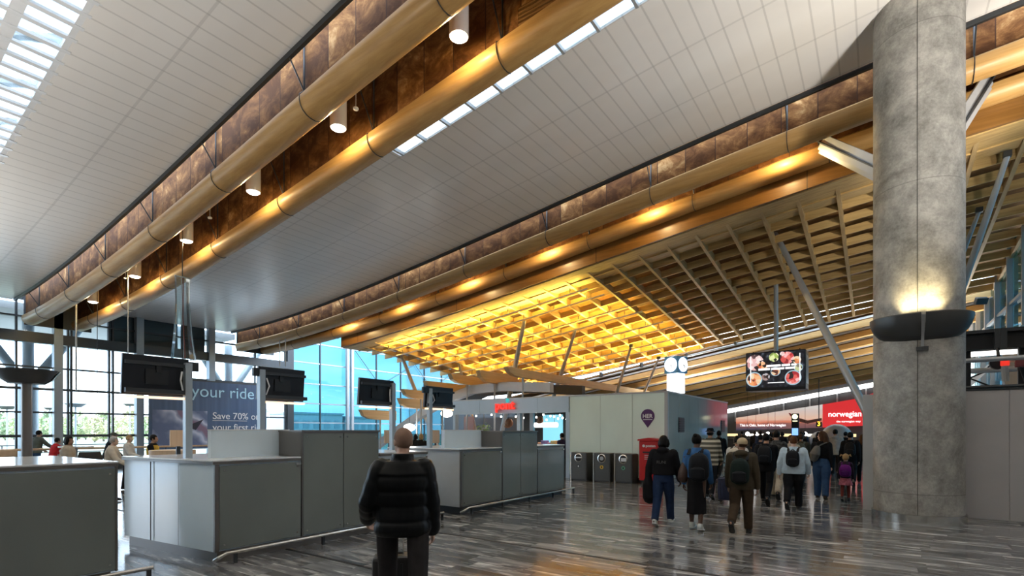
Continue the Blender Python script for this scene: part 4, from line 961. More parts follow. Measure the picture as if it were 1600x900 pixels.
# information pylon
Yp = 30.0; q0, q1 = onY(1236.5, 700, Yp), onY(1248, 646, Yp)
e = empty('information_pylon', ((q0[0]+q1[0])/2, Yp, 0), label='slim black information pylon with round yellow light and blue screen', cat='pylon')
MB().box(q0[0], q1[0], Yp, Yp+.25, 0, q1[2]).build('body', M_BLACK, e, bevel=.02)
c = onY(1242, 651, Yp-.02); MB().tube([(c[0], Yp-.03, c[2]), (c[0], Yp, c[2])], .13, 20).build('round_light', mat('pale_yellow_glow', (.9, .85, .5), .5, emit=(1, .95, .6), estr=1.3), e)
s0, s1 = onY(1237.5, 680, Yp), onY(1247, 669, Yp); MB().box(s0[0], s1[0], Yp-.02, Yp, s0[2], s1[2]).build('blue_screen', mat('blue_screen', (.1, .25, .7), .4, emit=(.2, .4, .95), estr=1.2), e)
MB().box(s0[0]+.03, s1[0]-.03, Yp-.02, Yp, onY(1242, 658.5, Yp)[2], onY(1242, 657, Yp)[2]).build('text_line', mat('pale_yellow_glow', (.9, .85, .5), .5), e)
# far check-in desks, and the lit signs above them
for i in range(7):
    x = -13.5+1.95*i
    e = empty('check_in_desk', (x, 43, 0), label='dark check-in desk in the row under the sunset banner', cat='desk', group='far check-in desks')
    MB().box(x-.8, x+.8, 42.6, 43.3, 0, 1.1).build('body', mat('dark_desk', (.05, .045, .042), .5), e); MB().box(x-.82, x+.82, 42.5, 43.35, 1.1, 1.15).build('worktop', M_STEELD, e)
    MB().box(x-.55, x+.55, 43.6, 43.7, 1.32, 1.52).build('lit_sign', mat('amber_glow', (.9, .7, .3), .5, emit=(1, .78, .4), estr=.9) if i % 2 == 0 else mat('pale_glow', (.9, .9, .8), .5, emit=(1, .96, .85), estr=.9), e)
    MB().box(x-.05, x+.05, 43.6, 43.7, 1.15, 1.32).build('sign_post', M_STEELD, e)
for k, px in enumerate((1168, 1181, 1200, 1211, 1258)):
    x, y, z = onY(px, 678, 38); e = empty('globe_lamp', (x, y, z), label='small glowing globe far away over the heads of the crowd', cat='lamp', group='distant globe lamps')
    MB().ell((x, y, z), (.13, .13, .13), 12, 8).build('globe', M_LAMP, e, smooth=True); MB().tube([(x, y, z+.1), (x, y, 5.4)], .01, 5).build('cord', M_BLACK, e)
for px, py, r_, Y_, lab in ((1307, 684, .62, 27.5, 'large grey round sculpture behind the person in the grey hoodie'), (1281, 688, .45, 30, 'smaller grey round sculpture behind the long-haired woman')):
    x, y, z = onY(px, py, Y_); e = empty('round_sculpture', (x, y, 0), label=lab, cat='sculpture')
    MB().ell((x, y, z), (r_, r_*.5, r_), 26, 16).build('disc', M_STEEL, e, smooth=True); MB().tube([(x, y, 0), (x, y, z-r_*.8)], .12, 12).build('stem', M_STEELD, e)

# ------------------------------------------------------------------ left side: advertising banner, uplighter column and added unseen fill lamps, rails, seats
e = empty('banner', (-28.3, 12, .9), label='large dark blue advertising banner about a first ride, before the glass wall', cat='banner')
y0, y1, zb, zt = 10.2, 16.0, .85, 4.27
m, n, l, b_ = nodes_of('blue_banner_print'); v, xx, yy, zz_ = sep(n, l)
f = noise(n, l, comb(n, l, math_n(n, l, 'MULTIPLY', yy, 3), 0, 0), 1.5, 2)
l.new(ramp(n, l, f, [(.3, (.045, .085, .17)), (.7, (.075, .13, .24))]), b_.inputs['Base Color']); b_.inputs['Roughness'].default_value = .55
MB().box(-28.34, -28.3, y0, y1, zb, zt).build('printed_sheet', m, e)
def bt(s, size, px, py, bold=.0): 
    p = onX(px, py, -28.29); return text('lettering', s, size, (-28.285, p[1], p[2]), (R(90), 0, R(90)), M_WHITE if size < .6 else mat('pale_blue_print', (.45, .72, .85), .5), e, .003, 'LEFT', bold, 1.0)
bt('your ride', .86, 299, 619); bt('Save 70% on', .50, 332, 654.5, .004); bt('your first ride', .50, 332, 672.5, .004); bt('with the', .50, 332, 690, .004)
p = onX(332, 656.5, -28.29); q = onX(386, 657, -28.29); MB().box(-28.29, -28.283, p[1], q[1], p[2]-.03, p[2]-.005).build('underline', M_WHITE, e)
p0, p1 = onX(238, 640, -28.29), onX(324, 697, -28.29)
m, n, l, b_ = nodes_of('car_interior_picture'); v, xx, yy, zz_ = sep(n, l)
wv = N(n, 'ShaderNodeTexWave', i_Scale=.28, i_Distortion=9.0, i_Detail=4.0, bands_direction='DIAGONAL'); l.new(v, wv.inputs['Vector'])
l.new(ramp(n, l, wv.outputs['Fac'], [(.05, (.10, .14, .26)), (.35, (.30, .36, .52)), (.6, (.52, .56, .68)), (.8, (.24, .29, .42)), (.97, (.20, .13, .20))]), b_.inputs['Base Color'])
MB().box(-28.295, -28.288, p0[1], p1[1], max(p1[2], zb+.02), p0[2]).build('photo_print', m, e)
q = [onX(*a, -28.285) for a in ((291, 666), (318, 655), (306, 672), (298, 669))]
MB().extr(q, (.006, 0, 0)).build('star_print', mat('dark_print', (.02, .02, .04), .5), e)
MB().box(-28.38, -28.30, y0-.03, y1+.03, zt, zt+.07).build('top_bar', M_FRAMED, e)
for y in (y0+.1, y1-.1): MB().box(-28.4, -28.34, y-.04, y+.04, 0, zt).build('post', M_FRAMED, e)
def uplighter(px, Z, r, zr, depth, bw, label):
    u = (px-800)/F_PX; x = Z*(-SN+CS*u); y = Z*(CS+SN*u)
    e = empty('uplighter_column', (x, y, 0), label=label, cat='column lamp')
    MB().lathe([(r, 0), (r, zr-depth*.8)], (x, y, 0), 16).build('post', M_GFRAME if Z < 20 else M_FRAME, e, smooth='auto')
    for s in (0, 1):
        MB().lathe([(.02, zr-depth), (bw*.55, zr-depth), (bw*.75, zr-depth*.72), (bw, zr), (bw*.96, zr), (bw*.7, zr-depth*.62), (.02, zr-depth*.8)], (x, y, 0), 16, s*math.pi+.08+1.0, (s+1)*math.pi-.08+1.0).build('bowl_half', M_BOWL, e, smooth='auto')
uplighter(42, 15.5, .13, 3.55, .40, .77, 'tall dark column with a split uplighter bowl, before the left window')
def fill_uplighter(x, y, zr, power, label, aim=None):  # added lamp column kept out of sight, brightens ceilings and lattice
    e = empty('uplighter_column', (x, y, 0), label=label, cat='column lamp')
    MB().lathe([(.13, 0), (.13, zr-.3)], (x, y, 0), 16).build('post', M_GFRAME, e, smooth='auto')
    MB().lathe([(.02, zr-.4), (.42, zr-.4), (.58, zr-.29), (.77, zr), (.74, zr), (.54, zr-.25), (.02, zr-.32)], (x, y, 0), 24).build('bowl', M_BOWL, e, smooth='auto')
    lamp('uplight', 'SPOT', (x, y, zr-.1), power, (1, .95, .88), e, .3, 165 if aim is None else 110, (R(180), 0, 0), .9) if aim is None else setattr(lamp('uplight', 'SPOT', (x, y, zr+.05), power, (1, .92, .80), e, .3, 105, (0, 0, 0), .8), 'rotation_euler', Vector(aim).to_track_quat('-Z', 'Y').to_euler())
for k, (x, y) in enumerate(((-9.5, -2.6), (3.6, 8.2), (-19.5, -1.5), (-1.5, -6.0), (4.6, 12.6), (2.45, 32.5), (-9.0, 31.0))):
    fill_uplighter(x, y, (5.6 if k == 4 else 3.55) if k < 5 else 2.8, FILL_W*(.75, 1.35, .95, .75, .9, 1.1, .7)[k], ['added fill-light column behind the nearest counter, out of view', 'added fill-light column to the right of the viewpoint, out of view', 'added fill-light column far left before the window, out of view', 'added fill-light column behind the viewpoint', 'added fill-light column just out of view right of the concrete column', 'added fill-light column hidden behind the concrete column', 'added fill-light column hidden behind the pavilion'][k], (-.12, .9, .62) if k == 4 else None)
def bowl_only(px, py, Z, w, label):
    u = (px-800)/F_PX; x = Z*(-SN+CS*u); y = Z*(CS+SN*u); z = EYE+(HZ-py)/F_PX*Z
    e = empty('street_lamp', (x, y, 0), label=label, cat='street lamp')
    MB().lathe([(.03, -.28*w), (w*.5, -.28*w), (w, .1*w), (w*.9, .1*w), (.03, -.1*w)], (x, y, z), 20).build('lamp_bowl', M_BOWL, e, smooth='auto')
    MB().tube([(x, y, -.3), (x, y, z-.25*w)], .06, 8).build('pole', M_STEEL, e)
bowl_only(118, 632, 34, .62, 'outdoor bowl lamp on a pole beyond the glass, left of the leftmost monitor')
bowl_only(11, 636, 36, .60, 'outdoor bowl lamp at the left edge of the view')
bowl_only(78, 638, 38, .40, 'outdoor bowl lamp just right of the dark uplighter column')
bowl_only(203, 632, 42, .5, 'outdoor lamp beyond the glass under the leftmost monitor')
# outdoor tree-shaped steel columns
for px, X_, lab in ((44, -32.5, 'outdoor blue grey column branching into arms, behind the dark uplighter'), (357, -32.5, 'outdoor white column branching behind the advertising banner')):
    p = onX(px, 560, X_); e = empty('branching_column', (X_, p[1], -.3), label=lab, cat='column')
    MB().tube([(X_, p[1], -.3), (X_, p[1], 3.9)], .38, 18).build('trunk', M_FRAME, e, smooth='auto')
    for a in (-2.0, 2.0): MB().tube([(X_, p[1], 3.8), (X_, p[1]+a, 6.95)], .2, 12).build('branch_arm', M_FRAME, e, smooth='auto')
    MB().tube([(X_, p[1], 3.8), (X_, p[1], 6.95)], .22, 12).build('branch_arm', M_FRAME, e, smooth='auto')
e = empty('canopy', (-32, 3, 6.6), label='pale outdoor canopy carried by the branching columns', cat='canopy')
MB().box(-38.5, -29.8, -3, 15, 6.9, 7.2).build('soffit', mat('pale_soffit', (.52, .53, .54), .6), e)
# rail along the window and outside railing
e = empty('guard_rail', (-24.6, 6, 0), label='thin wooden guard rail running along the window side', cat='rail')
MB().tube([(-24.6, 0, 1.08), (-24.6, 15.5, 1.08)], .04, 8).build('handrail', M_TAN, e)
for i in range(9): MB().tube([(-24.6, .5+1.8*i, 0), (-24.6, .5+1.8*i, 1.06)], .02, 6).build('baluster', M_STEELD, e)
e = empty('outdoor_railing', (-33, 6, -.3), label='grey outdoor railing beyond the left window', cat='railing')
for z in (.35, .7, 1.05): MB().tube([(-33, -6, z), (-33, 16, z)], .03, 6).build('rail', M_STEEL, e)
for i in range(12): MB().tube([(-33, -6+2*i, -.3), (-33, -6+2*i, 1.05)], .03, 6).build('post', M_STEEL, e)
# outdoors: ground, trees
S(MB().box(-300, 260, -200, 260, -.6, -.4), 'ground', mat('outdoor_ground', (.30, .33, .24), .9, var=.2, vscale=.1))
S(MB().box(-48, 90, -80, 120, -.41, -.36), 'ground', mat('pale_paving', (.42, .42, .41), .8))
rt = random.Random(11)
M_BARK = mat('bark', (.14, .11, .09), .9)
GR_HAZE = [(.38, .46, .26), (.46, .50, .28), (.54, .50, .30), (.32, .40, .25)]; GN = ['green', 'light green', 'yellowing', 'dark green']  # leaf colours made paler to imitate haze over the distance
def tree(x, y, h, k, label, grp):
    e = empty('tree', (x, y, -.3), label=label, cat='tree', group=grp)
    mb = MB(); rr = random.Random(int(x*7+y*13))
    for i in range(520):
        a, b = rr.uniform(0, 6.28), rr.uniform(-1.45, 1.4); w = h*.36*rr.uniform(.55, 1.0)
        c = Vector((w*math.cos(a)*math.cos(b), w*math.sin(a)*math.cos(b), h*.52+h*.46*math.sin(b)*rr.uniform(.6, 1)))
        d = Vector((rr.gauss(0, 1), rr.gauss(0, 1), rr.gauss(0, 1))).normalized()*h*.045; s = d.cross(Vector((rr.gauss(0, 1), rr.gauss(0, 1), 1))).normalized()*h*.04
        mb.add([c-d, c+s, c+d, c-s], [(0, 1, 2, 3)])
    mb.build('crown', mat('foliage_%d' % k, GR_HAZE[k], .8, var=.35, vscale=.8), e, world=False)
    MB().tube([(0, 0, 0), (0, 0, h*.45), (.1, 0, h*.75)], [h*.03, h*.025, h*.01], 7).build('trunk', M_BARK, e, world=False)
i = 0
for i_t, px in enumerate(range(-20, 235, 14)):
    u = (px-800)/F_PX; Z = 92+12*((i_t*5) % 4)/1.5; k = rt.randrange(4)
    tree(Z*(-SN+CS*u), Z*(CS+SN*u), rt.uniform(4.0, 5.6)+(1.2 if px % 3 == 0 else 0), k, '%s tree in the row beyond the left window' % GN[k], 'row of trees beyond the window')
for k_, (px, w) in enumerate(((384, 4.5), (487, 8), (560, 6))):
    p = onX(px, 655, -120); z = onX(px, 642 + 6*k_, -120)[2]
    e = empty('building', (-120, p[1], -.3), label=['pale distant building behind the second monitor', 'wide grey distant building seen through the blue glass', 'small distant block right of the wide grey building'][k_], cat='building')
    MB().box(-126, -118, p[1]-w, p[1]+w, -.3, z).build('wall', mat('pale_building', (.55, .58, .62), .7), e)
    for i in range(5): MB().box(-118, -117.9, p[1]-w*.85+i*w*.38, p[1]-w*.85+i*w*.38+w*.22, z*.4, z*.75).build('window', M_FRAME, e)
    MB().box(-126.3, -117.7, p[1]-w-.3, p[1]+w+.3, z, z+.5).build('roof', M_FRAME, e)
# chairs and standing tables beyond the counters
def shell_chair(px, py, X_, label, m_, w=.5):
    p = onX(px, py, X_); x, y, z = p
    e = empty('shell_chair', (x, y, 0), label=label, cat='chair')
    rings = []
    for t in (0, .33, .66, 1):
        ww = w/2*(1-.25*t**2); rings.append([(x-.03*t+.10*math.cos(a)*.6, y+ww*math.sin(a), z-.42+.42*t) for a in (R(-80), R(-40), 0, R(40), R(80))]+[(x-.03*t+.10*math.cos(a)*.6-.03, y+(ww-.02)*math.sin(a), z-.42+.42*t) for a in (R(80), R(40), 0, R(-40), R(-80))])
    MB().loft(rings).build('backrest', m_, e, smooth='auto', bevel=.008)
    MB().obox((x-.2, y, z-.44), (.44, w*.95, .05)).build('seat', m_, e, bevel=.02)
    for a, b in ((-.04, -.2), (-.04, .2), (-.38, -.2), (-.38, .2)): MB().tube([(x+a, y+b, 0), (x+a, y+b*.9, z-.46)], .015, 6).build('leg', M_STEELD, e)
shell_chair(141, 706, -14.8, 'black rounded chair back before the window, between the seated visitors', M_BLACKM, .55)
shell_chair(366, 688, -10.2, 'black office chair back beside the white upstand of the long counter', M_BLACKM, .5)
e = empty('standing_table', (-19.8, 5.6, 0), label='white standing table at the window beside the woman with bobbed hair', cat='table')
p = onX(119, 697, -19.8)
MB().lathe([(0, p[2]), (.42, p[2]), (.42, p[2]-.04), (0, p[2]-.04)], (p[0], p[1], 0), 28).build('tabletop', M_WHITE, e, smooth='auto'); MB().tube([(p[0], p[1], .02), (p[0], p[1], p[2])], .04, 10).build('stem', M_STEEL, e)
MB().lathe([(0, .03), (.28, .02), (.28, 0), (0, 0)], (p[0], p[1], 0), 24).build('foot_plate', M_STEEL, e)
p = onX(10, 712, -13.5)
e = empty('bench', (p[0], p[1], 0), label='brown bench top showing over the nearest counter at the left edge', cat='bench')
MB().box(p[0]-.3, p[0]+.3, p[1]-1.9, p[1]+.10, p[2]-.02, p[2]+.12).build('backrest', M_TAN, e, bevel=.02); 
for y in (p[1]-1.7, p[1]-.1): MB().box(p[0]-.25, p[0]+.25, y-.04, y+.04, 0, p[2]).build('leg', M_STEELD, e)
p = onX(364, 683, -10.6)
e = empty('computer_screen', (p[0], p[1], 1.36), label='small violet lit computer screen beside the white counter upstand', cat='screen')
MB().box(p[0]-.02, p[0]+.02, p[1]-.16, p[1]+.16, p[2]-.10, p[2]+.10).build('display', mat('violet_screen', (.1, .06, .3), .4, emit=(.25, .15, .85), estr=.8), e); MB().box(p[0]-.03, p[0]-.02, p[1]-.03, p[1]+.03, 0, p[2]).build('stand', M_BLACK, e)
p = onX(881, 712, -12.0)
# ------------------------------------------------------------------ people
SKIN = {'light': mat('skin_light', (.56, .36, .27), .5), 'mid': mat('skin_mid', (.36, .20, .13), .5), 'dark': mat('skin_dark', (.085, .045, .03), .5)}
def remesh(mb, voxel, smooth=3):
    me = mb.mesh('tmp'); o = bpy.data.objects.new('tmp', me); COL.objects.link(o)
    r = o.modifiers.new('r', 'REMESH'); r.mode = 'VOXEL'; r.voxel_size = voxel
    if smooth:
        s = o.modifiers.new('s', 'SMOOTH'); s.iterations = smooth; s.factor = .5
    dg = bpy.context.evaluated_depsgraph_get(); out = bpy.data.meshes.new_from_object(o.evaluated_get(dg))
    bpy.data.objects.remove(o); bpy.data.meshes.remove(me)
    for p in out.polygons: p.use_smooth = True
    return out
def put(name, me, m, parent, label=None):
    me.name = name; me.materials.clear(); me.materials.append(m)
    o = bpy.data.objects.new(name, me); COL.objects.link(o); o.parent = parent
    if label: o['label'] = label
    return o
def rot2(v, a, ax): return Matrix.Rotation(a, 3, ax) @ Vector(v)

class Fig: pass
def figure(label, px, foot, Hh, head=0, legs=((22, 6, 0), (-16, 34, 38)), arms=((-14, 6, 18), (18, 6, 24)), lean=2, bw=1.0, vox=.010,
           skin='light', top=None, top_q=1.18, hem=.50, puff=0, bottom=None, leg_q=1.22, leg_len=1.0, skirt=None, shoe=None, hair=('short', None),
           turn=0, tilt=0, collar=True, hood=False, sleeves=1.0, hands=True, elbows=None, stance=1.0, belly=0, group=None, girth=1.0, headscale=1.0, face=True, vest=None):
    """px, foot: world x, y of the point between the feet; head: heading in degrees left(+) of straight ahead."""
    e = empty('person', (foot[0], foot[1], 0), R(head), label=label, cat='person', group=group)
    f = Fig(); f.e = e; f.H = Hh
    h = Hh
    def limb(a, k, s):
        hip = Vector((s*.052*h*stance, 0, 0)); a = R(a); k = R(k)
        kn = hip+Vector((s*.004*h, math.sin(a)*.245*h, -math.cos(a)*.245*h)); b = a-k
        an = kn+Vector((s*.002*h, math.sin(b)*.243*h, -math.cos(b)*.243*h)); return hip, kn, an
    L = [limb(legs[0][0], legs[0][1], -1), limb(legs[1][0], legs[1][1], 1)]
    low = 0
    feet = []
    for i in (0, 1):
        an = L[i][2]; p = R(legs[i][2])
        heel = an+Vector((0, -.03*h*math.cos(p)-.035*h*math.sin(p)*0, 0))+Vector((0, -.035*h*math.sin(p), -.038*h*math.cos(p)))
        toe = heel+Vector((0, .145*h*math.cos(p), -.145*h*math.sin(p)))
        feet.append((heel, toe, p)); low = min(low, heel.z, toe.z)
    hz = -low; up_ = Vector((0, 0, hz))
    f.hz = hz; ln = math.tan(R(lean))
    def sp(z): return Vector((0, (z*h-.52*h)*ln, z*h-.53*h+hz))        # point on the spine, z as a share of the height
    f.sp = sp
    W = bw*1.0
    TOR = [(.475, .080*W, .062), (.50, .092*W, .070), (.54, .091*W, .068), (.60, .080*W, .058+belly), (.66, .082*W, .060+belly), (.72, .092*W, .064), (.77, .100*W, .062), (.805, .098*W, .052), (.825, .070*W, .042), (.845, .040, .036), (.875, .033, .034)]
    def ring(z, rx, ry, n=18):
        c = sp(z); return [c+Vector((rx*h*math.cos(t), ry*h*math.sin(t), 0)) for t in (2*math.pi*k/n for k in range(n))]
    # arms: (swing, abduct, elbow) or explicit elbow/wrist positions
    ARM = []
    for i, s in ((0, -1), (1, 1)):
        sh = sp(.798)+Vector((s*.093*W*h, 0, 0))
        if elbows and elbows[i]:
            el, wr = Vector(elbows[i][0])*h, Vector(elbows[i][1])*h
            el.z += hz-.53*h; wr.z += hz-.53*h
        else:
            a, ab, eb = (R(q) for q in arms[i])
            el = sh+Vector((s*math.sin(ab), math.sin(a)*math.cos(ab), -math.cos(a)*math.cos(ab)))*.172*h
            wr = el+Vector((s*math.sin(ab)*.3, math.sin(a+eb), -math.cos(a+eb)))*.150*h
        ARM.append((sh, el, wr))
    f.arm = ARM
    # ---- body, one continuous surface
    b = MB()
    b.loft([ring(z, rx*.93, ry*.93) for z, rx, ry in TOR])
    for i in (0, 1):
        hip, kn, an = (q+up_ for q in L[i])
        b.rtube([hip, hip.lerp(kn, .5), kn, kn.lerp(an, .35), an], [.050*h*girth, .044*h*girth, .031*h, .031*h, .021*h])
        heel, toe, p = feet[i]; d = (toe-heel)
        b.rtube([heel+up_+Vector((0, 0, .022*h)), heel+up_+d*.5+Vector((0, 0, .024*h)), heel+up_+d*.85+Vector((0, 0, .014*h))], [.010*h, .012*h, .009*h], 10)
        sh, el, wr = ARM[i]
        b.rtube([sh, sh.lerp(el, .5), el, el.lerp(wr, .3), wr], [.030*h, .025*h, .021*h, .021*h, .014*h])
        s = -1 if i == 0 else 1
        if hands:
            d = (wr-el).normalized(); inn = Vector((-s, 0, 0)); inn = (inn-d*inn.dot(d)).normalized(); fw = d.cross(inn)*(-s)
            if fw.y < 0: fw = -fw
            pm = wr+d*.045*h
            b.tube([wr-d*.01*h, wr+d*.02*h, pm, pm+d*.012*h], [.012*h, .021*h, .024*h, .016*h], 10, squash=.48, side=fw)
            for q, (o_, l_) in enumerate(((.0175, .040), (.006, .045), (-.006, .042), (-.017, .033))):
                b0 = pm+fw*o_*h; b1 = b0+d*l_*.5*h+inn*.006*h; b2 = b1+d*l_*.32*h+inn*.016*h; b3 = b2+d*l_*.05*h+inn*.014*h
                b.tube([b0-d*.012*h, b0, b1, b2, b3], [.0056*h, .0056*h, .0052*h, .0048*h, .0035*h], 8)
            t0 = wr+d*.018*h+fw*.016*h; t1 = t0+d*.02*h+fw*.014*h+inn*.006*h; t2 = t1+d*.022*h+inn*.008*h
            b.tube([t0-fw*.01*h, t0, t1, t2], [.006*h, .0066*h, .0058*h, .0045*h], 8)
    hc = sp(.928)+Vector((0, .012*h, 0)); f.hc = hc
    hr = Matrix.Rotation(R(turn), 3, 'Z') @ Matrix.Rotation(R(tilt), 3, 'X'); f.hr = hr
    g = headscale
    def hp(x, y, z): return hc+hr @ Vector((x*h*g, y*h*g, z*h*g))
    b.rtube([sp(.845), hp(0, -.006, -.03)], [.033*h, .031*h])
    b.ell(hp(0, -.004, .012), (.043*h*g, .054*h*g, .056*h*g), 18, 12, hr)
    b.ell(hp(0, .012, -.026), (.035*h*g, .040*h*g, .042*h*g), 16, 10, hr)
    b.tube([hp(0, .050, .012), hp(0, .060, -.010), hp(0, .050, -.016)], [.004*h, .0085*h, .005*h], 8)
    b.tube([hp(-.016, .046, -.036), hp(0, .053, -.036), hp(.016, .046, -.036)], [.004*h, .006*h, .004*h], 8)
    for s in (-1, 1): b.ell(hp(s*.043, -.004, -.004), (.006*h, .012*h, .018*h), 8, 6, hr)
    body = put('body', remesh(b, vox*.62 if vox <= .010 else vox*.8, 2), SKIN[skin], e)
    if face and vox <= .011:
        for s in (-1, 1):
            m_ = MB(); m_.ell(hp(s*.018, .0465, .006), (.0065*h, .004*h, .0045*h), 8, 6, hr); put('eye', m_.mesh('eye'), M_BLACKM, e)
        m_ = MB(); m_.tube([hp(-.014, .0525, -.0365), hp(0, .0575, -.0365), hp(.014, .0525, -.0365)], .0022*h, 6); put('mouth', m_.mesh('mouth'), mat('lips', (.28, .10, .09), .5), e)
    # ---- trousers or skirt
    if bottom:
        c = MB(); q = leg_q
        if not skirt:
            c.loft([ring(z, rx*1.04, ry*1.06) for z, rx, ry in TOR[:4]])
            for i in (0, 1):
                hip, kn, an = (v_+up_ for v_ in L[i]); end = kn.lerp(an, .93*leg_len)
                c.rtube([hip+Vector((0, 0, .012*h)), hip.lerp(kn, .5), kn, kn.lerp(an, .4), end], [.055*h*girth, .047*h*q/1.15*girth, .036*h*q, .033*h*q, .030*h*q])
                if leg_len > .9: c.tube([kn.lerp(an, .86), kn.lerp(an, .99)], [.029*h*q, .031*h*q], 14)
        put('trousers' if not skirt else 'leggings', remesh(c, vox, 3), bottom, e) if not skirt else None
    if skirt:
        z0, z1, fl, m_ = skirt; c = MB(); rr = []
        for i in range(9):
            z = z1+(z0-z1)*i/8; w = .088*W+fl*i/8
            rr.append([sp(z)+Vector((w*h*(1+.05*math.sin(7*t)*i/8)*math.cos(t), w*.85*h*(1+.05*math.sin(7*t)*i/8)*math.sin(t), 0)) for t in (2*math.pi*k/36 for k in range(36))])
        c.loft(rr); put('skirt', remesh(c, vox, 1), m_, e)
        if bottom:
            c = MB()
            for i in (0, 1):
                hip, kn, an = (v_+up_ for v_ in L[i]); c.rtube([hip, kn, kn.lerp(an, .4), kn.lerp(an, .95)], [.050*h, .034*h, .034*h, .026*h])
            put('leggings', remesh(c, vox, 2), bottom, e)
    # ---- upper clothing
    if top:
        c = MB(); q = top_q
        if puff:
            z = hem; rr = []
            n_ = 5
            for k_ in range(n_*6+1):
                z = hem+(.835-hem)*k_/(n_*6); ph = (k_ % 6)/6.0
                rx = np.interp(z, [a[0] for a in TOR], [a[1] for a in TOR]); ry = np.interp(z, [a[0] for a in TOR], [a[2] for a in TOR])
                ry = max(ry, .056); rx = max(rx, .09*W)
                bl = 1+puff*math.sin(math.pi*ph)**.6
                kk = q*(1.0 if z < .78 else 1.0-(z-.78)*4.2)
                rr.append(ring(z, rx*kk*bl, ry*kk*1.12*bl, 28))
            c.loft(rr)
        else:
            zz = [hem]+[a[0] for a in TOR if hem+.015 < a[0] < .85]; rr = []
            for z in zz:
                rx = np.interp(z, [a[0] for a in TOR], [a[1] for a in TOR]); ry = np.interp(z, [a[0] for a in TOR], [a[2] for a in TOR])
                rx = max(rx, .086*W) if z < .79 else rx; ry = max(ry, .062+belly*.8) if z < .79 else ry
                rr.append(ring(z, rx*q, ry*q*1.05))
            c.loft(rr)
        for i in (0, 1):
            sh, el, wr = ARM[i]; w2 = el.lerp(wr, .95*sleeves) if sleeves > .3 else None
            qa = q*1.06
            if w2 is None: c.rtube([sh, sh.lerp(el, .6)], [.037*h*qa, .036*h*qa])
            elif puff:
                P = [sh.lerp(el, t/10) for t in range(10)]+[el.lerp(w2, t/9) for t in range(10)]
                c.rtube(P, [h*qa*(.040-.0006*t)*(1+puff*.8*abs(math.sin(t*math.pi/4))) for t in range(20)], 16)
            else: c.rtube([sh, sh.lerp(el, .5), el, el.lerp(w2, .5), w2], [.039*h*qa, .034*h*qa, .031*h*qa, .028*h*qa, .024*h*qa])
        if collar: c.tube([sp(.82), sp(.858)], [.050*h*min(q, 1.3), .044*h*min(q, 1.3)], 16)
        if hood: c.ell(sp(.835)+Vector((0, -.052*h, .0)), (.066*h, .038*h, .040*h), 16, 10)
        put('jacket', remesh(c, vox, 2 if puff else 4), top, e)
        f.q = q
    if vest:
        c = MB(); c.loft([ring(z, rx*1.3, ry*1.34) for z, rx, ry in TOR[1:9]]); put('vest', remesh(c, vox, 3), vest, e)
    # ---- shoes
    sm = shoe or M_BLACKM
    for i in (0, 1):
        heel, toe, p = feet[i]; d = toe-heel; c = MB(); o_ = Vector((0, math.sin(p), math.cos(p)))
        hh = heel+up_
        c.rtube([hh+o_*.026*h+d*.10, hh+d*.4+o_*.027*h, hh+d*.80+o_*.018*h], [.027*h, .027*h, .020*h], 12)
        c.rtube([hh+o_*.028*h+d*.08, L[i][2]+up_+o_*.004*h], [.027*h, .030*h], 12)
        so = put('shoe', remesh(c, min(vox, .009), 2), sm, e)
        c = MB(); a = Vector((1, 0, 0)); rr = []
        for t, w in ((-.02, .018), (.12, .026), (.45, .025), (.75, .030), (.95, .022), (1.02, .010)):
            p0 = hh+d*t; rr.append([p0-a*w*h, p0+a*w*h, p0+a*w*h+o_*.011*h, p0-a*w*h+o_*.011*h])
        c.loft(rr); put('sole', c.mesh('sole'), M_WHITE if shoe and shoe.name.startswith('trainer') else M_RUBBER, so)
    # ---- hair and headgear
    kind, hm = hair
    if kind:
        c = MB()
        if kind in ('short', 'bald', 'bun', 'long', 'bob', 'pigtails', 'afro'):
            t = {'bald': 1.015, 'short': 1.10, 'afro': 1.42}.get(kind, 1.12)
            c.ell(hp(0, -.010, .016), (.0445*h*g*t, .053*h*g*t, .055*h*g*t), 18, 12, hr)
            # cut the face free
            c2 = MB(); n_ = len(c.v)
            inv = hr.inverted(); keep = []
            for fc in c.f:
                ctr = sum((Vector(c.v[k]) for k in fc), Vector())/len(fc); l_ = inv @ (ctr-hc)
                if (l_.y > .022*h*g and l_.z < .036*h*g) or (l_.z < -.03*h*g) or (kind in ('short', 'bald') and l_.z < -.012*h*g and l_.y > -.012*h*g): continue
                keep.append(fc)
            c2.add(c.v, keep); c = c2
            me = c.mesh('hair'); 
            o = bpy.data.objects.new('hair', me); COL.objects.link(o); o.parent = e; me.materials.append(hm)
            for p_ in me.polygons: p_.use_smooth = True
            so = o.modifiers.new('thick', 'SOLIDIFY'); so.thickness = .012*h*(.5 if kind == 'bald' else 1); so.offset = -1
            c = MB()
            if kind == 'bun': c.ell(hp(0, -.045, .058), (.026*h, .026*h, .025*h), 12, 8, hr)
            if kind == 'long':
                c.rtube([hp(0, -.030, .02), hp(0, -.048, -.04), hp(0, -.055, -.10), hp(0, -.050, -.15)], [.046*h, .050*h, .050*h, .030*h])
                for s in (-1, 1): c.rtube([hp(s*.035, -.012, .02), hp(s*.046, -.014, -.04), hp(s*.045, -.02, -.10)], [.022*h, .025*h, .016*h])
            if kind == 'bob':
                c.rtube([hp(0, -.028, .015), hp(0, -.034, -.03), hp(0, -.032, -.055)], [.045*h, .047*h, .034*h])
                for s in (-1, 1): c.rtube([hp(s*.036, -.004, .02), hp(s*.047, -.004, -.025), hp(s*.045, -.006, -.05)], [.022*h, .022*h, .015*h])
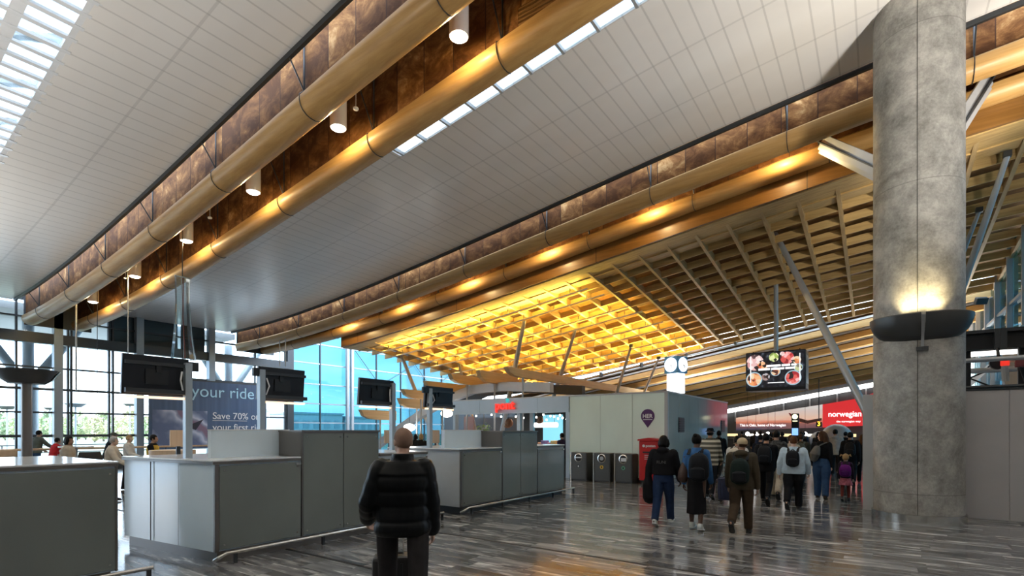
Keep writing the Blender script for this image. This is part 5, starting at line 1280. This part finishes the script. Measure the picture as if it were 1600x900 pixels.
            if kind == 'pigtails':
                for s in (-1, 1): c.rtube([hp(s*.042, -.02, .045), hp(s*.066, -.03, .058), hp(s*.078, -.035, .03)], [.014*h, .02*h, .012*h])
            if c.v: put('hair_length', remesh(c, vox, 3), hm, e)
        elif kind == 'cap':
            cm, hm2 = hm
            c.ell(hp(0, -.006, .022), (.048*h, .060*h, .050*h), 20, 12, hr); me = remesh(c, vox*.8, 2); put('cap', me, cm, e)
            c = MB(); rr = []
            for t in range(9):
                a = R(-65+130*t/8); rr.append([hp(.046*math.sin(a), .035+.02*math.cos(a), .012), hp(.05*math.sin(a), .045+.055*math.cos(a), .004), hp(.05*math.sin(a), .045+.055*math.cos(a), .007), hp(.046*math.sin(a), .035+.02*math.cos(a), .017)])
            c.loft(rr); put('cap_peak', c.mesh('cap_peak'), cm, e)
            c = MB(); c.ell(hp(0, -.012, -.004), (.0455*h, .050*h, .030*h), 16, 8, hr); put('hair', c.mesh('hair'), hm2, e)
        elif kind == 'hat':
            cm, hm2 = hm
            c.lathe([(0, .048*h), (.034*h, .048*h), (.044*h, .036*h), (.047*h, .010*h), (.068*h, .0), (.068*h, -.006*h), (.044*h, .002*h)], (hc.x, hc.y-.004*h, hc.z+.026*h), 24); put('hat', c.mesh('hat'), cm, e)
            c = MB(); c.ell(hp(0, -.012, -.006), (.047*h, .052*h, .034*h), 16, 8, hr); put('hair', c.mesh('hair'), hm2, e)
        elif kind == 'hood':
            c.ell(hp(0, -.008, .0), (.056*h, .062*h, .075*h), 18, 12, hr); c.rtube([hp(0, -.03, -.03), sp(.825)+Vector((0, -.03*h, 0))], [.05*h, .05*h]); put('hood', remesh(c, vox, 3), hm, e)
    return f
def backpack(f, label, m, z=.70, w=.165, d=.085, hgt=.235, m2=None, dy=0, dx=0, vox=.010, tilt=0):
    h = f.H; e = empty('backpack', f.e.location, f.e.rotation_euler.z, label=label, cat='backpack')
    c = f.sp(z)+Vector((dx*h, -(.066*getattr(f, 'q', 1.15)+d/2-.006+dy)*h, 0))
    mb = MB(); rr = []
    for k in range(11):
        t = -1+2*k/10; s = (1-abs(t)**5*.45) if k not in (0, 10) else .35
        s2 = (1-.18*max(t, 0)**2)*s
        rr.append([c+Vector((w*h/2*s2*math.copysign(abs(math.cos(a))**.55, math.cos(a)), d*h/2*s2*math.copysign(abs(math.sin(a))**.6, math.sin(a))-d*h*.10*(1-t)*.5, hgt*h/2*t)) for a in (2*math.pi*q/24 for q in range(24))])
    mb.loft(rr); put('main_bag', remesh(mb, vox, 3), m, e)
    mb = MB(); rr = []
    pc = c+Vector((0, -d*h*.52, -hgt*h*.20))
    for k in range(7):
        t = -1+2*k/6; s = .4 if k in (0, 6) else 1
        rr.append([pc+Vector((w*h*.36*s*math.copysign(abs(math.cos(a))**.55, math.cos(a)), d*h*.22*s*math.sin(a), hgt*h*.22*t)) for a in (2*math.pi*q/20 for q in range(20))])
    mb.loft(rr); put('front_pocket', remesh(mb, vox*.8, 2), m2 or m, e)
    for s in (-1, 1):
        sh = f.arm[0 if s < 0 else 1][0]; q = getattr(f, 'q', 1.15)
        a = Vector((s*w*h*.33, c.y+d*h*.4, c.z+hgt*h*.42)); top = Vector((s*.062*h, sh.y, sh.z+.040*h*q)); fr = Vector((s*.068*h, sh.y+.066*h*q+.008*h, f.sp(.72).z)); bt = Vector((s*.088*h*q+s*.006*h, sh.y+.01*h, f.sp(.62).z))
        rr = []; P = [a, a.lerp(top, .6)+Vector((0, 0, .006*h)), top, top.lerp(fr, .5)+Vector((0, .018*h, .012*h)), fr, bt]
        mb = MB()
        for p_, q_ in zip(P, P[1:]): mb.bar(p_, q_, .030*h, .008*h)
        put('shoulder_strap', mb.mesh('strap'), m2 or m, e)
    mb = MB(); mb.tube([c+Vector((-.02*h, d*h*.3, hgt*h*.48)), c+Vector((0, d*h*.3, hgt*h*.56)), c+Vector((.02*h, d*h*.3, hgt*h*.48))], .006*h, 6); put('top_handle', mb.mesh('handle'), m2 or m, e)
    return e
def suitcase(label, x, y, rz, w, d, h, m, handle=.5):
    e = empty('suitcase', (x, y, 0), rz, label=label, cat='suitcase')
    MB().box(-w/2, w/2, -d/2, d/2, .07, h).build('shell', m, e, world=False, bevel=.035)
    for i in range(4): MB().box(-w/2+.06+i*(w-.14)/3.5, -w/2+.085+i*(w-.14)/3.5, -d/2-.008, d/2+.008, .12, h-.06).build('ridge', m, e, world=False, bevel=.004)
    for s in (-1, 1):
        MB().tube([(s*.10, 0, h-.02), (s*.10, 0, h+handle)], .009, 8).build('handle_tube', M_STAIN, e, world=False)
        for t in (-1, 1): MB().tube([(s*(w/2-.06)-.012, t*(d/2-.05), .035), (s*(w/2-.06)+.012, t*(d/2-.05), .035)], .035, 14).build('wheel', M_RUBBER, e, world=False)
    MB().rtube([(-.11, 0, h+handle), (.11, 0, h+handle)], .015).build('grip', M_BLACK, e, world=False)
    MB().rtube([(-.09, -d*.1, h+.02), (.09, -d*.1, h+.02)], .012).build('top_handle', M_BLACK, e, world=False)
    return e
CL = lambda n, c, r=.8, v=.12: mat(n, c, r, 0, .12, var=v, vscale=14)
C_BLK = CL('black_cloth', (.010, .010, .012)); C_BLK2 = CL('black_nylon', (.012, .013, .016), .45); C_NAVY = CL('navy_denim', (.018, .035, .085))
C_DEN = CL('blue_denim', (.045, .13, .30)); C_JEAN = CL('mid_blue_jeans', (.035, .075, .16)); C_BRN = CL('dark_brown_cloth', (.055, .038, .025)); C_OLV = CL('olive_brown_cloth', (.062, .050, .034))
C_PALE = CL('pale_blue_cotton', (.50, .62, .72)); C_GREY = CL('grey_marl', (.38, .38, .37)); C_CREAM = CL('cream_cloth', (.60, .53, .43)); C_BEIGE = CL('beige_cloth', (.44, .38, .30)); C_REDC = CL('red_cloth', (.50, .025, .03)); C_GRN = CL('grey_green_cloth', (.10, .115, .10)); C_YEL = CL('yellow_vest', (.62, .40, .06)); C_CHAR = CL('charcoal_trousers', (.028, .026, .027))
C_WHITE = CL('white_cloth', (.62, .60, .57)); C_PUR = CL('purple_nylon', (.13, .012, .17), .5); C_PINK = CL('pink_patterned_skirt', (.42, .13, .17), .8, .6); C_RUST = CL('rust_leggings', (.16, .03, .022))
HB = CL('black_hair', (.008, .007, .007), .5); HBR = CL('brown_hair', (.06, .03, .016), .5); HGR = CL('grey_hair', (.36, .34, .31), .6); HBL = CL('blonde_hair', (.42, .28, .13), .5); HAUB = CL('auburn_hair', (.11, .045, .02), .5); HST = CL('cropped_stubble', (.27, .17, .125), .7)
T_WHT = mat('trainer_white', (.55, .60, .60), .5); T_BLK = mat('trainer_black', (.02, .02, .022), .5)
m, n, l, b_ = nodes_of('striped_fleece'); v, xx, yy, zz_ = sep(n, l)
fz = math_n(n, l, 'FRACT', math_n(n, l, 'MULTIPLY', zz_, 8.5))
l.new(ramp(n, l, fz, [(.0, (.055, .05, .035)), (.30, (.09, .085, .06)), (.42, (.50, .46, .36)), (.70, (.58, .54, .44)), (.85, (.12, .11, .08))]), b_.inputs['Base Color']); b_.inputs['Roughness'].default_value = .95
C_STR = m

# --- the man in the puffer jacket, nearest
f = figure('man in a black puffer jacket walking away with a cabin suitcase, nearest the camera', 0, (-3.40, 3.16), 1.79, head=44, legs=((17, 5, 0), (-14, 15, 15)), arms=((-6, 20, 55), (2, 11, 14)), lean=1, bw=1.10, vox=.009,
           skin='light', top=mat('black_quilted_nylon', (.003, .004, .005), .38, 0, .16), top_q=1.27, hem=.475, puff=.075, bottom=C_CHAR, leg_q=1.30, hair=('bald', HST), turn=24, shoe=T_BLK, stance=1.4, collar=True)
c = MB(); c.tube([f.sp(.812), f.sp(.85), f.sp(.872)], [.062*1.79, .058*1.79, .056*1.79], 20, squash=.95); put('jacket_collar', remesh(c, .009, 2), MATS['black_quilted_nylon'], f.e)
suitcase('black cabin suitcase pulled by the man in the puffer jacket', -3.88, 3.48, R(44), .38, .25, .54, mat('black_suitcase', (.016, .016, .018), .4), .32)
# --- the walking group
f = figure('person in a black lettered jacket and dark blue jeans, leftmost of the walking crowd', 0, (-3.22, 9.38), 1.63, head=6, legs=((-10, 16, 22), (15, 4, -4)), arms=((-10, 16, 8), (8, 14, 18)), bw=1.16, vox=.010, skin='dark',
           top=C_BLK, top_q=1.32, hem=.56, bottom=C_NAVY, leg_q=1.38, girth=1.14, hair=('bob', HB), shoe=T_WHT, hood=True, turn=0)
text('lettering', 'RUNI', .075, (0, 0, 0), (R(90), 0, 0), mat('silver_print', (.10, .10, .10), .4), f.e, .002, 'CENTER', .01).location = (0, -.066*1.32*1.63*1.05-.012, f.sp(.69).z)
c = MB(); s = f.arm[0]; c.rtube([s[2]+Vector((.02, .0, .10)), s[2]+Vector((.0, 0, -.05)), s[2]+Vector((.03, .02, -.30))], [.05, .10, .13]); o = empty('coat', f.e.location, f.e.rotation_euler.z, label='black coat carried over the left arm of the leftmost walker', cat='coat'); put('cloth', remesh(c, .012, 3), C_BLK, o)
f = figure('woman in a blue denim jacket and long black skirt with hair in a bun', 0, (-2.62, 9.36), 1.67, head=2, legs=((7, 3, 0), (-5, 9, 9)), arms=((-8, 10, 12), (6, 10, 16)), bw=.98, skin='dark', top=C_DEN, top_q=1.16, hem=.545, skirt=(.165, .61, .014, C_BLK), hair=('bun', HB), shoe=T_WHT, turn=-8)
backpack(f, 'large black backpack worn on the right shoulder of the denim jacket woman', C_BLK2, .66, .20, .115, .30, dx=.055)
h = 1.67; e = empty('shoulder_bag', f.e.location, f.e.rotation_euler.z, label='brown leather shoulder bag hanging at the left side of the denim jacket woman', cat='bag')
c = MB(); c.rtube([(-.125*h, -.02*h, f.sp(.68).z), (-.130*h, -.02*h, f.sp(.60).z), (-.130*h, -.02*h, f.sp(.54).z)], [.03*h, .055*h, .06*h]); put('bag_body', remesh(c, .010, 3), mat('brown_leather', (.055, .028, .02), .5), e)
c = MB(); c.tube([(-.125*h, -.02*h, f.sp(.68).z), (-.112*h, -.03*h, f.sp(.76).z), (-.085*h, -.01*h, f.sp(.835).z)], .010*h, 6); put('strap', c.mesh('s'), MATS['brown_leather'], e)
f = figure('man in a beige cap, olive jacket and brown trousers with a dark backpack', 0, (-1.92, 9.57), 1.65, head=4, legs=((-16, 40, 44), (10, 3, 0)), arms=((4, 9, 12), (-6, 12, 16)), bw=1.10, skin='mid', top=C_OLV, top_q=1.26, hem=.46, bottom=C_BRN, leg_q=1.42, girth=1.08, hair=('cap', (CL('beige_cap', (.50, .40, .26)), HBR)), hood=True, turn=48)
backpack(f, 'black and dark green backpack on the man in the beige cap', CL('dark_green_nylon', (.012, .022, .020), .5), .655, .185, .10, .27, m2=C_BLK2)
f = figure('person in a striped fleece and black hat, behind the denim jacket woman', 0, (-3.55, 13.9), 1.80, head=0, legs=((8, 4, 0), (-10, 16, 18)), vox=.011, skin='mid', top=C_STR, top_q=1.28, hem=.46, bottom=C_BLK, hair=('hat', (C_BLK, HB)), bw=1.02)
f = figure('stout person with short auburn hair in a pale blue jacket and black trousers', 0, (-1.55, 13.14), 1.64, head=2, legs=((-14, 34, 34), (9, 3, 0)), arms=((-6, 16, 10), (8, 16, 18)), bw=1.24, skin='light', top=C_PALE, top_q=1.30, hem=.49, belly=.012, bottom=C_BLK, leg_q=1.5, girth=1.22, hair=('short', HAUB), vox=.010)
backpack(f, 'small black backpack on the person in the pale blue jacket', C_BLK2, .70, .165, .085, .225)
f = figure('woman with long brown wavy hair in a black top and blue jeans, face turned left', 0, (-1.18, 15.4), 1.72, head=-2, legs=((6, 3, 0), (-6, 10, 10)), arms=((6, 7, 14), (-4, 8, 8)), bw=.98, skin='light', top=C_BLK, top_q=1.14, hem=.60, bottom=C_JEAN, leg_q=1.5, girth=1.12, hair=('long', HBR), turn=72, vox=.010)
h = 1.72; e = empty('shoulder_bag', f.e.location, f.e.rotation_euler.z, label='grey fabric bag slung on the back of the long-haired woman', cat='bag')
c = MB(); c.rtube([(-.05*h, -.09*h, f.sp(.74).z), (-.075*h, -.10*h, f.sp(.66).z), (-.085*h, -.095*h, f.sp(.60).z)], [.05*h, .072*h, .055*h]); put('bag_body', remesh(c, .010, 3), CL('grey_canvas', (.15, .145, .135)), e)
c = MB(); c.tube([(-.04*h, -.09*h, f.sp(.76).z), (.0, -.075*h, f.sp(.80).z), (.07*h, -.03*h, f.sp(.835).z), (.08*h, .03*h, f.sp(.80).z)], .010*h, 6); put('strap', c.mesh('s'), MATS['grey_canvas'], e)
f = figure('small girl with blonde pigtails in a pink skirt and rust leggings', 0, (-.66, 15.33), 1.14, head=0, legs=((-10, 22, 24), (8, 3, 0)), arms=((4, 10, 10), (4, 12, 10)), bw=.92, skin='light', top=CL('plum_shirt', (.03, .018, .03)), top_q=1.2, hem=.48, skirt=(.34, .57, .055, C_PINK), bottom=C_RUST, hair=('pigtails', HBL), headscale=1.28, vox=.009, face=True)
backpack(f, 'purple backpack on the small girl', C_PUR, .66, .22, .12, .27, m2=CL('dark_purple_nylon', (.07, .008, .10), .5), vox=.008)
f = figure('man in black with a black backpack, walking just left of the hoarding', 0, (-.72, 19.6), 1.74, head=0, arms=((8, 14, 8), (-6, 8, 10)), bw=1.06, vox=.011, skin='mid', top=C_BLK, top_q=1.22, hem=.47, bottom=C_BLK, leg_q=1.4, hair=('short', HB))
backpack(f, 'black backpack on the man in black by the hoarding', C_BLK2, .69, .17, .09, .25, vox=.012)
f = figure('man in a pale grey hooded top and black trousers before the round sculpture', 0, (-1.33, 23.2), 1.84, head=0, vox=.012, skin='mid', top=C_GREY, top_q=1.25, hem=.47, bottom=C_BLK, hair=('short', HB), hood=True, arms=((6, 9, 30), (-6, 9, 14)), bw=1.04)
f = figure('woman in black half hidden by the hoarding, far right of the crowd', 0, (-.42, 20.6), 1.66, vox=.012, skin='light', top=C_BLK, bottom=C_BLK, hair=('long', HBR), bw=.95)
# --- the middle of the crowd
f = figure('person with a cream backpack just left of the man in the beige cap', 0, (-2.62, 12.6), 1.66, vox=.011, skin='mid', top=C_WHITE, top_q=1.2, hem=.44, bottom=C_CREAM, hair=('bun', HB), bw=1.02, arms=((2, 8, 16), (-4, 10, 20)))
backpack(f, 'cream and black backpack left of the beige cap', C_CREAM, .735, .17, .09, .22, m2=C_BLK2, vox=.011)
f = figure('tall person in black with a backpack, just behind the man in the cap', 0, (-2.20, 13.7), 1.72, vox=.011, skin='mid', top=C_BLK, top_q=1.24, hem=.47, bottom=C_BLK, hair=('short', HB), bw=1.1)
backpack(f, 'black backpack behind the man in the beige cap', C_BLK2, .70, .18, .09, .26, vox=.012)
f = figure('dark-haired man in a black and white patterned jacket, right of the beige cap', 0, (-2.15, 14.9), 1.79, vox=.012, skin='mid', top=CL('black_white_pattern', (.06, .06, .06), .8, .9), top_q=1.2, hem=.5, bottom=C_BEIGE, hair=('short', HB), bw=1.0, leg_q=1.5)
f = figure('person in all black walking alone in the middle of the bright floor', 0, (-3.25, 21.9), 1.70, vox=.012, skin='mid', top=C_BLK, top_q=1.36, hem=.40, bottom=C_BLK, hair=('afro', HB), bw=1.15)
f = figure('bald man in a dark coat beside the pavilion side wall', 0, (-4.60, 19.2), 1.80, vox=.013, skin='dark', top=C_BLK, top_q=1.2, hem=.42, bottom=C_BLK, hair=('bald', HB))
f = figure('person in navy with bare forearms, left of the person in all black', 0, (-3.05, 18.0), 1.66, vox=.013, skin='mid', top=CL('navy_cloth', (.012, .016, .03)), sleeves=.5, hem=.5, bottom=C_CREAM, hair=('short', HB))
f = figure('man in an olive jacket with a backpack, beyond the pale blue jacket', 0, (-2.05, 19.2), 1.68, vox=.013, skin='mid', top=C_OLV, top_q=1.25, bottom=C_BLK, hair=('short', HBR), bw=1.1)
backpack(f, 'olive backpack beyond the pale blue jacket', C_GRN, .70, .18, .09, .25, vox=.013)
f = figure('person with brown hair and a cream scarf, just behind the pale blue jacket', 0, (-2.00, 16.4), 1.66, vox=.013, skin='light', top=C_BEIGE, bottom=C_BLK, hair=('short', HBR))
far = [(-2.55, 24.0, 1.70, C_BLK, 'short'), (-3.9, 25.5, 1.68, C_BLK, 'short'), (-5.0, 29.5, 1.75, C_NAVY, 'short'), (-4.2, 31, 1.70, C_BLK, 'bob'), (-3.1, 29.2, 1.74, C_BRN, 'short'), (-2.3, 28.2, 1.69, C_BLK, 'long'), (-1.7, 30.5, 1.75, C_GRN, 'short'), (-5.9, 33, 1.72, C_BLK, 'short'), (-1.15, 26.5, 1.7, C_BLK, 'short'), (-3.6, 35, 1.7, C_NAVY, 'bob'), (-2.7, 33.5, 1.76, C_BLK, 'short'), (-6.9, 34.5, 1.72, C_CHAR, 'short')]
for x, y, hh, cl_, hr_ in far:
    figure('distant traveller in dark clothes queueing before the check-in desks', 0, (x, y), hh, head=random.uniform(-25, 25), vox=.020, skin='mid', top=cl_, bottom=C_BLK, hair=(hr_, HB), legs=((4, 2, 0), (-4, 4, 4)), group='distant travellers before the check-in desks', face=False, hands=True)
suitcase('dark blue suitcase rolling beside the man in the beige cap', -2.98, 13.3, 0, .42, .26, .62, mat('dark_blue_suitcase', (.012, .018, .05), .4), .35)
# --- visitors by the window on the left
def win(px, Z, hh, label, head, **k):
    u = (px-800)/F_PX; return figure(label, 0, (Z*(-SN+CS*u), Z*(CS+SN*u)), hh, head=head, vox=.012, **k)
ST = ((4, 2, 0), (-4, 4, 4))
win(57, 20.0, 1.76, 'man in a grey green jacket standing at the window beside the child in red', 20, legs=ST, top=C_GRN, bottom=C_JEAN, hair=('short', HB), arms=((25, 12, 30), (40, 14, 20)), skin='mid', bw=1.1, lean=6)
win(81, 18.0, 1.50, 'boy in a red sweatshirt leaning on the table at the window', 10, legs=ST, top=C_REDC, bottom=C_BLK, hair=('short', HB), arms=((30, 10, 40), (62, 12, 20)), skin='mid', lean=14)
win(105, 12.6, 1.62, 'woman with black bobbed hair in a beige coat by the window', -30, legs=ST, top=C_BEIGE, top_q=1.35, bottom=C_BLK, hair=('bob', HB), bw=1.12, skin='mid', turn=-22)
win(167, 17.5, 1.70, 'man in a black jacket and grey cap leaning forward at the window', -10, legs=ST, top=C_BLK, bottom=C_BLK, hair=('cap', (C_GRN, HGR)), bw=1.08, turn=-30, lean=14)
win(172, 12.8, 1.60, 'grey-haired woman in a cream coat, nearest the long counter', -32, legs=ST, top=C_CREAM, top_q=1.3, bottom=C_CREAM, hair=('short', HGR), bw=1.12, arms=((20, 10, 40), (30, 12, 30)), turn=-15, lean=6)
f = win(200, 15.5, 1.62, 'fair-haired woman in a white top with a black shoulder bag', -40, legs=ST, top=C_WHITE, bottom=C_BLK, hair=('short', HBL), arms=((10, 14, 20), (30, 14, 40)), turn=-20)
h = 1.62; e = empty('shoulder_bag', f.e.location, f.e.rotation_euler.z, label='black shoulder bag on the fair-haired woman in white', cat='bag')
c = MB(); c.rtube([(-.15*h, -.06*h, f.sp(.60).z), (-.19*h, .02*h, f.sp(.57).z), (-.13*h, .08*h, f.sp(.59).z)], [.05*h, .06*h, .05*h]); put('bag_body', remesh(c, .012, 3), C_BLK2, e)
c = MB(); c.tube([(-.14*h, -.05*h, f.sp(.62).z), (-.10*h, -.02*h, f.sp(.82).z), (-.13*h, .06*h, f.sp(.61).z)], .010*h, 6); put('strap', c.mesh('s'), C_BLK2, e)
win(238, 14.2, 1.64, 'person in a yellow vest over a black top, left of the birch screen', -42, legs=ST, top=C_BLK, vest=C_YEL, bottom=C_BLK, hair=('short', HB), skin='mid')
win(335, 16.5, 1.56, 'person in a black jacket with white stripes before the blue banner', 10, legs=ST, top=C_BLK, bottom=C_BLK, hair=('short', HB), skin='mid')
u = (691-800)/F_PX
win(658, 20.5, 1.62, 'blonde woman in black behind the farther counter, facing left', 60, legs=ST, top=C_BLK, bottom=C_BLK, hair=('bob', HBL), turn=20)
win(649, 22, 1.6, 'dark-haired visitor beside the blonde woman behind the farther counter', 30, legs=ST, top=C_BLK, bottom=C_BLK, hair=('bob', HB), skin='mid')
u = (879-800)/F_PX; Z = 19.4
f = figure('person in a dark coat standing in the shop doorway beside the pale green wall', 0, (Z*(-SN+CS*u), Z*(CS+SN*u)), 1.66, head=70, vox=.014, legs=ST, skin='mid', top=CL('dark_plum', (.03, .022, .05)), bottom=C_CHAR, hair=('short', HB))
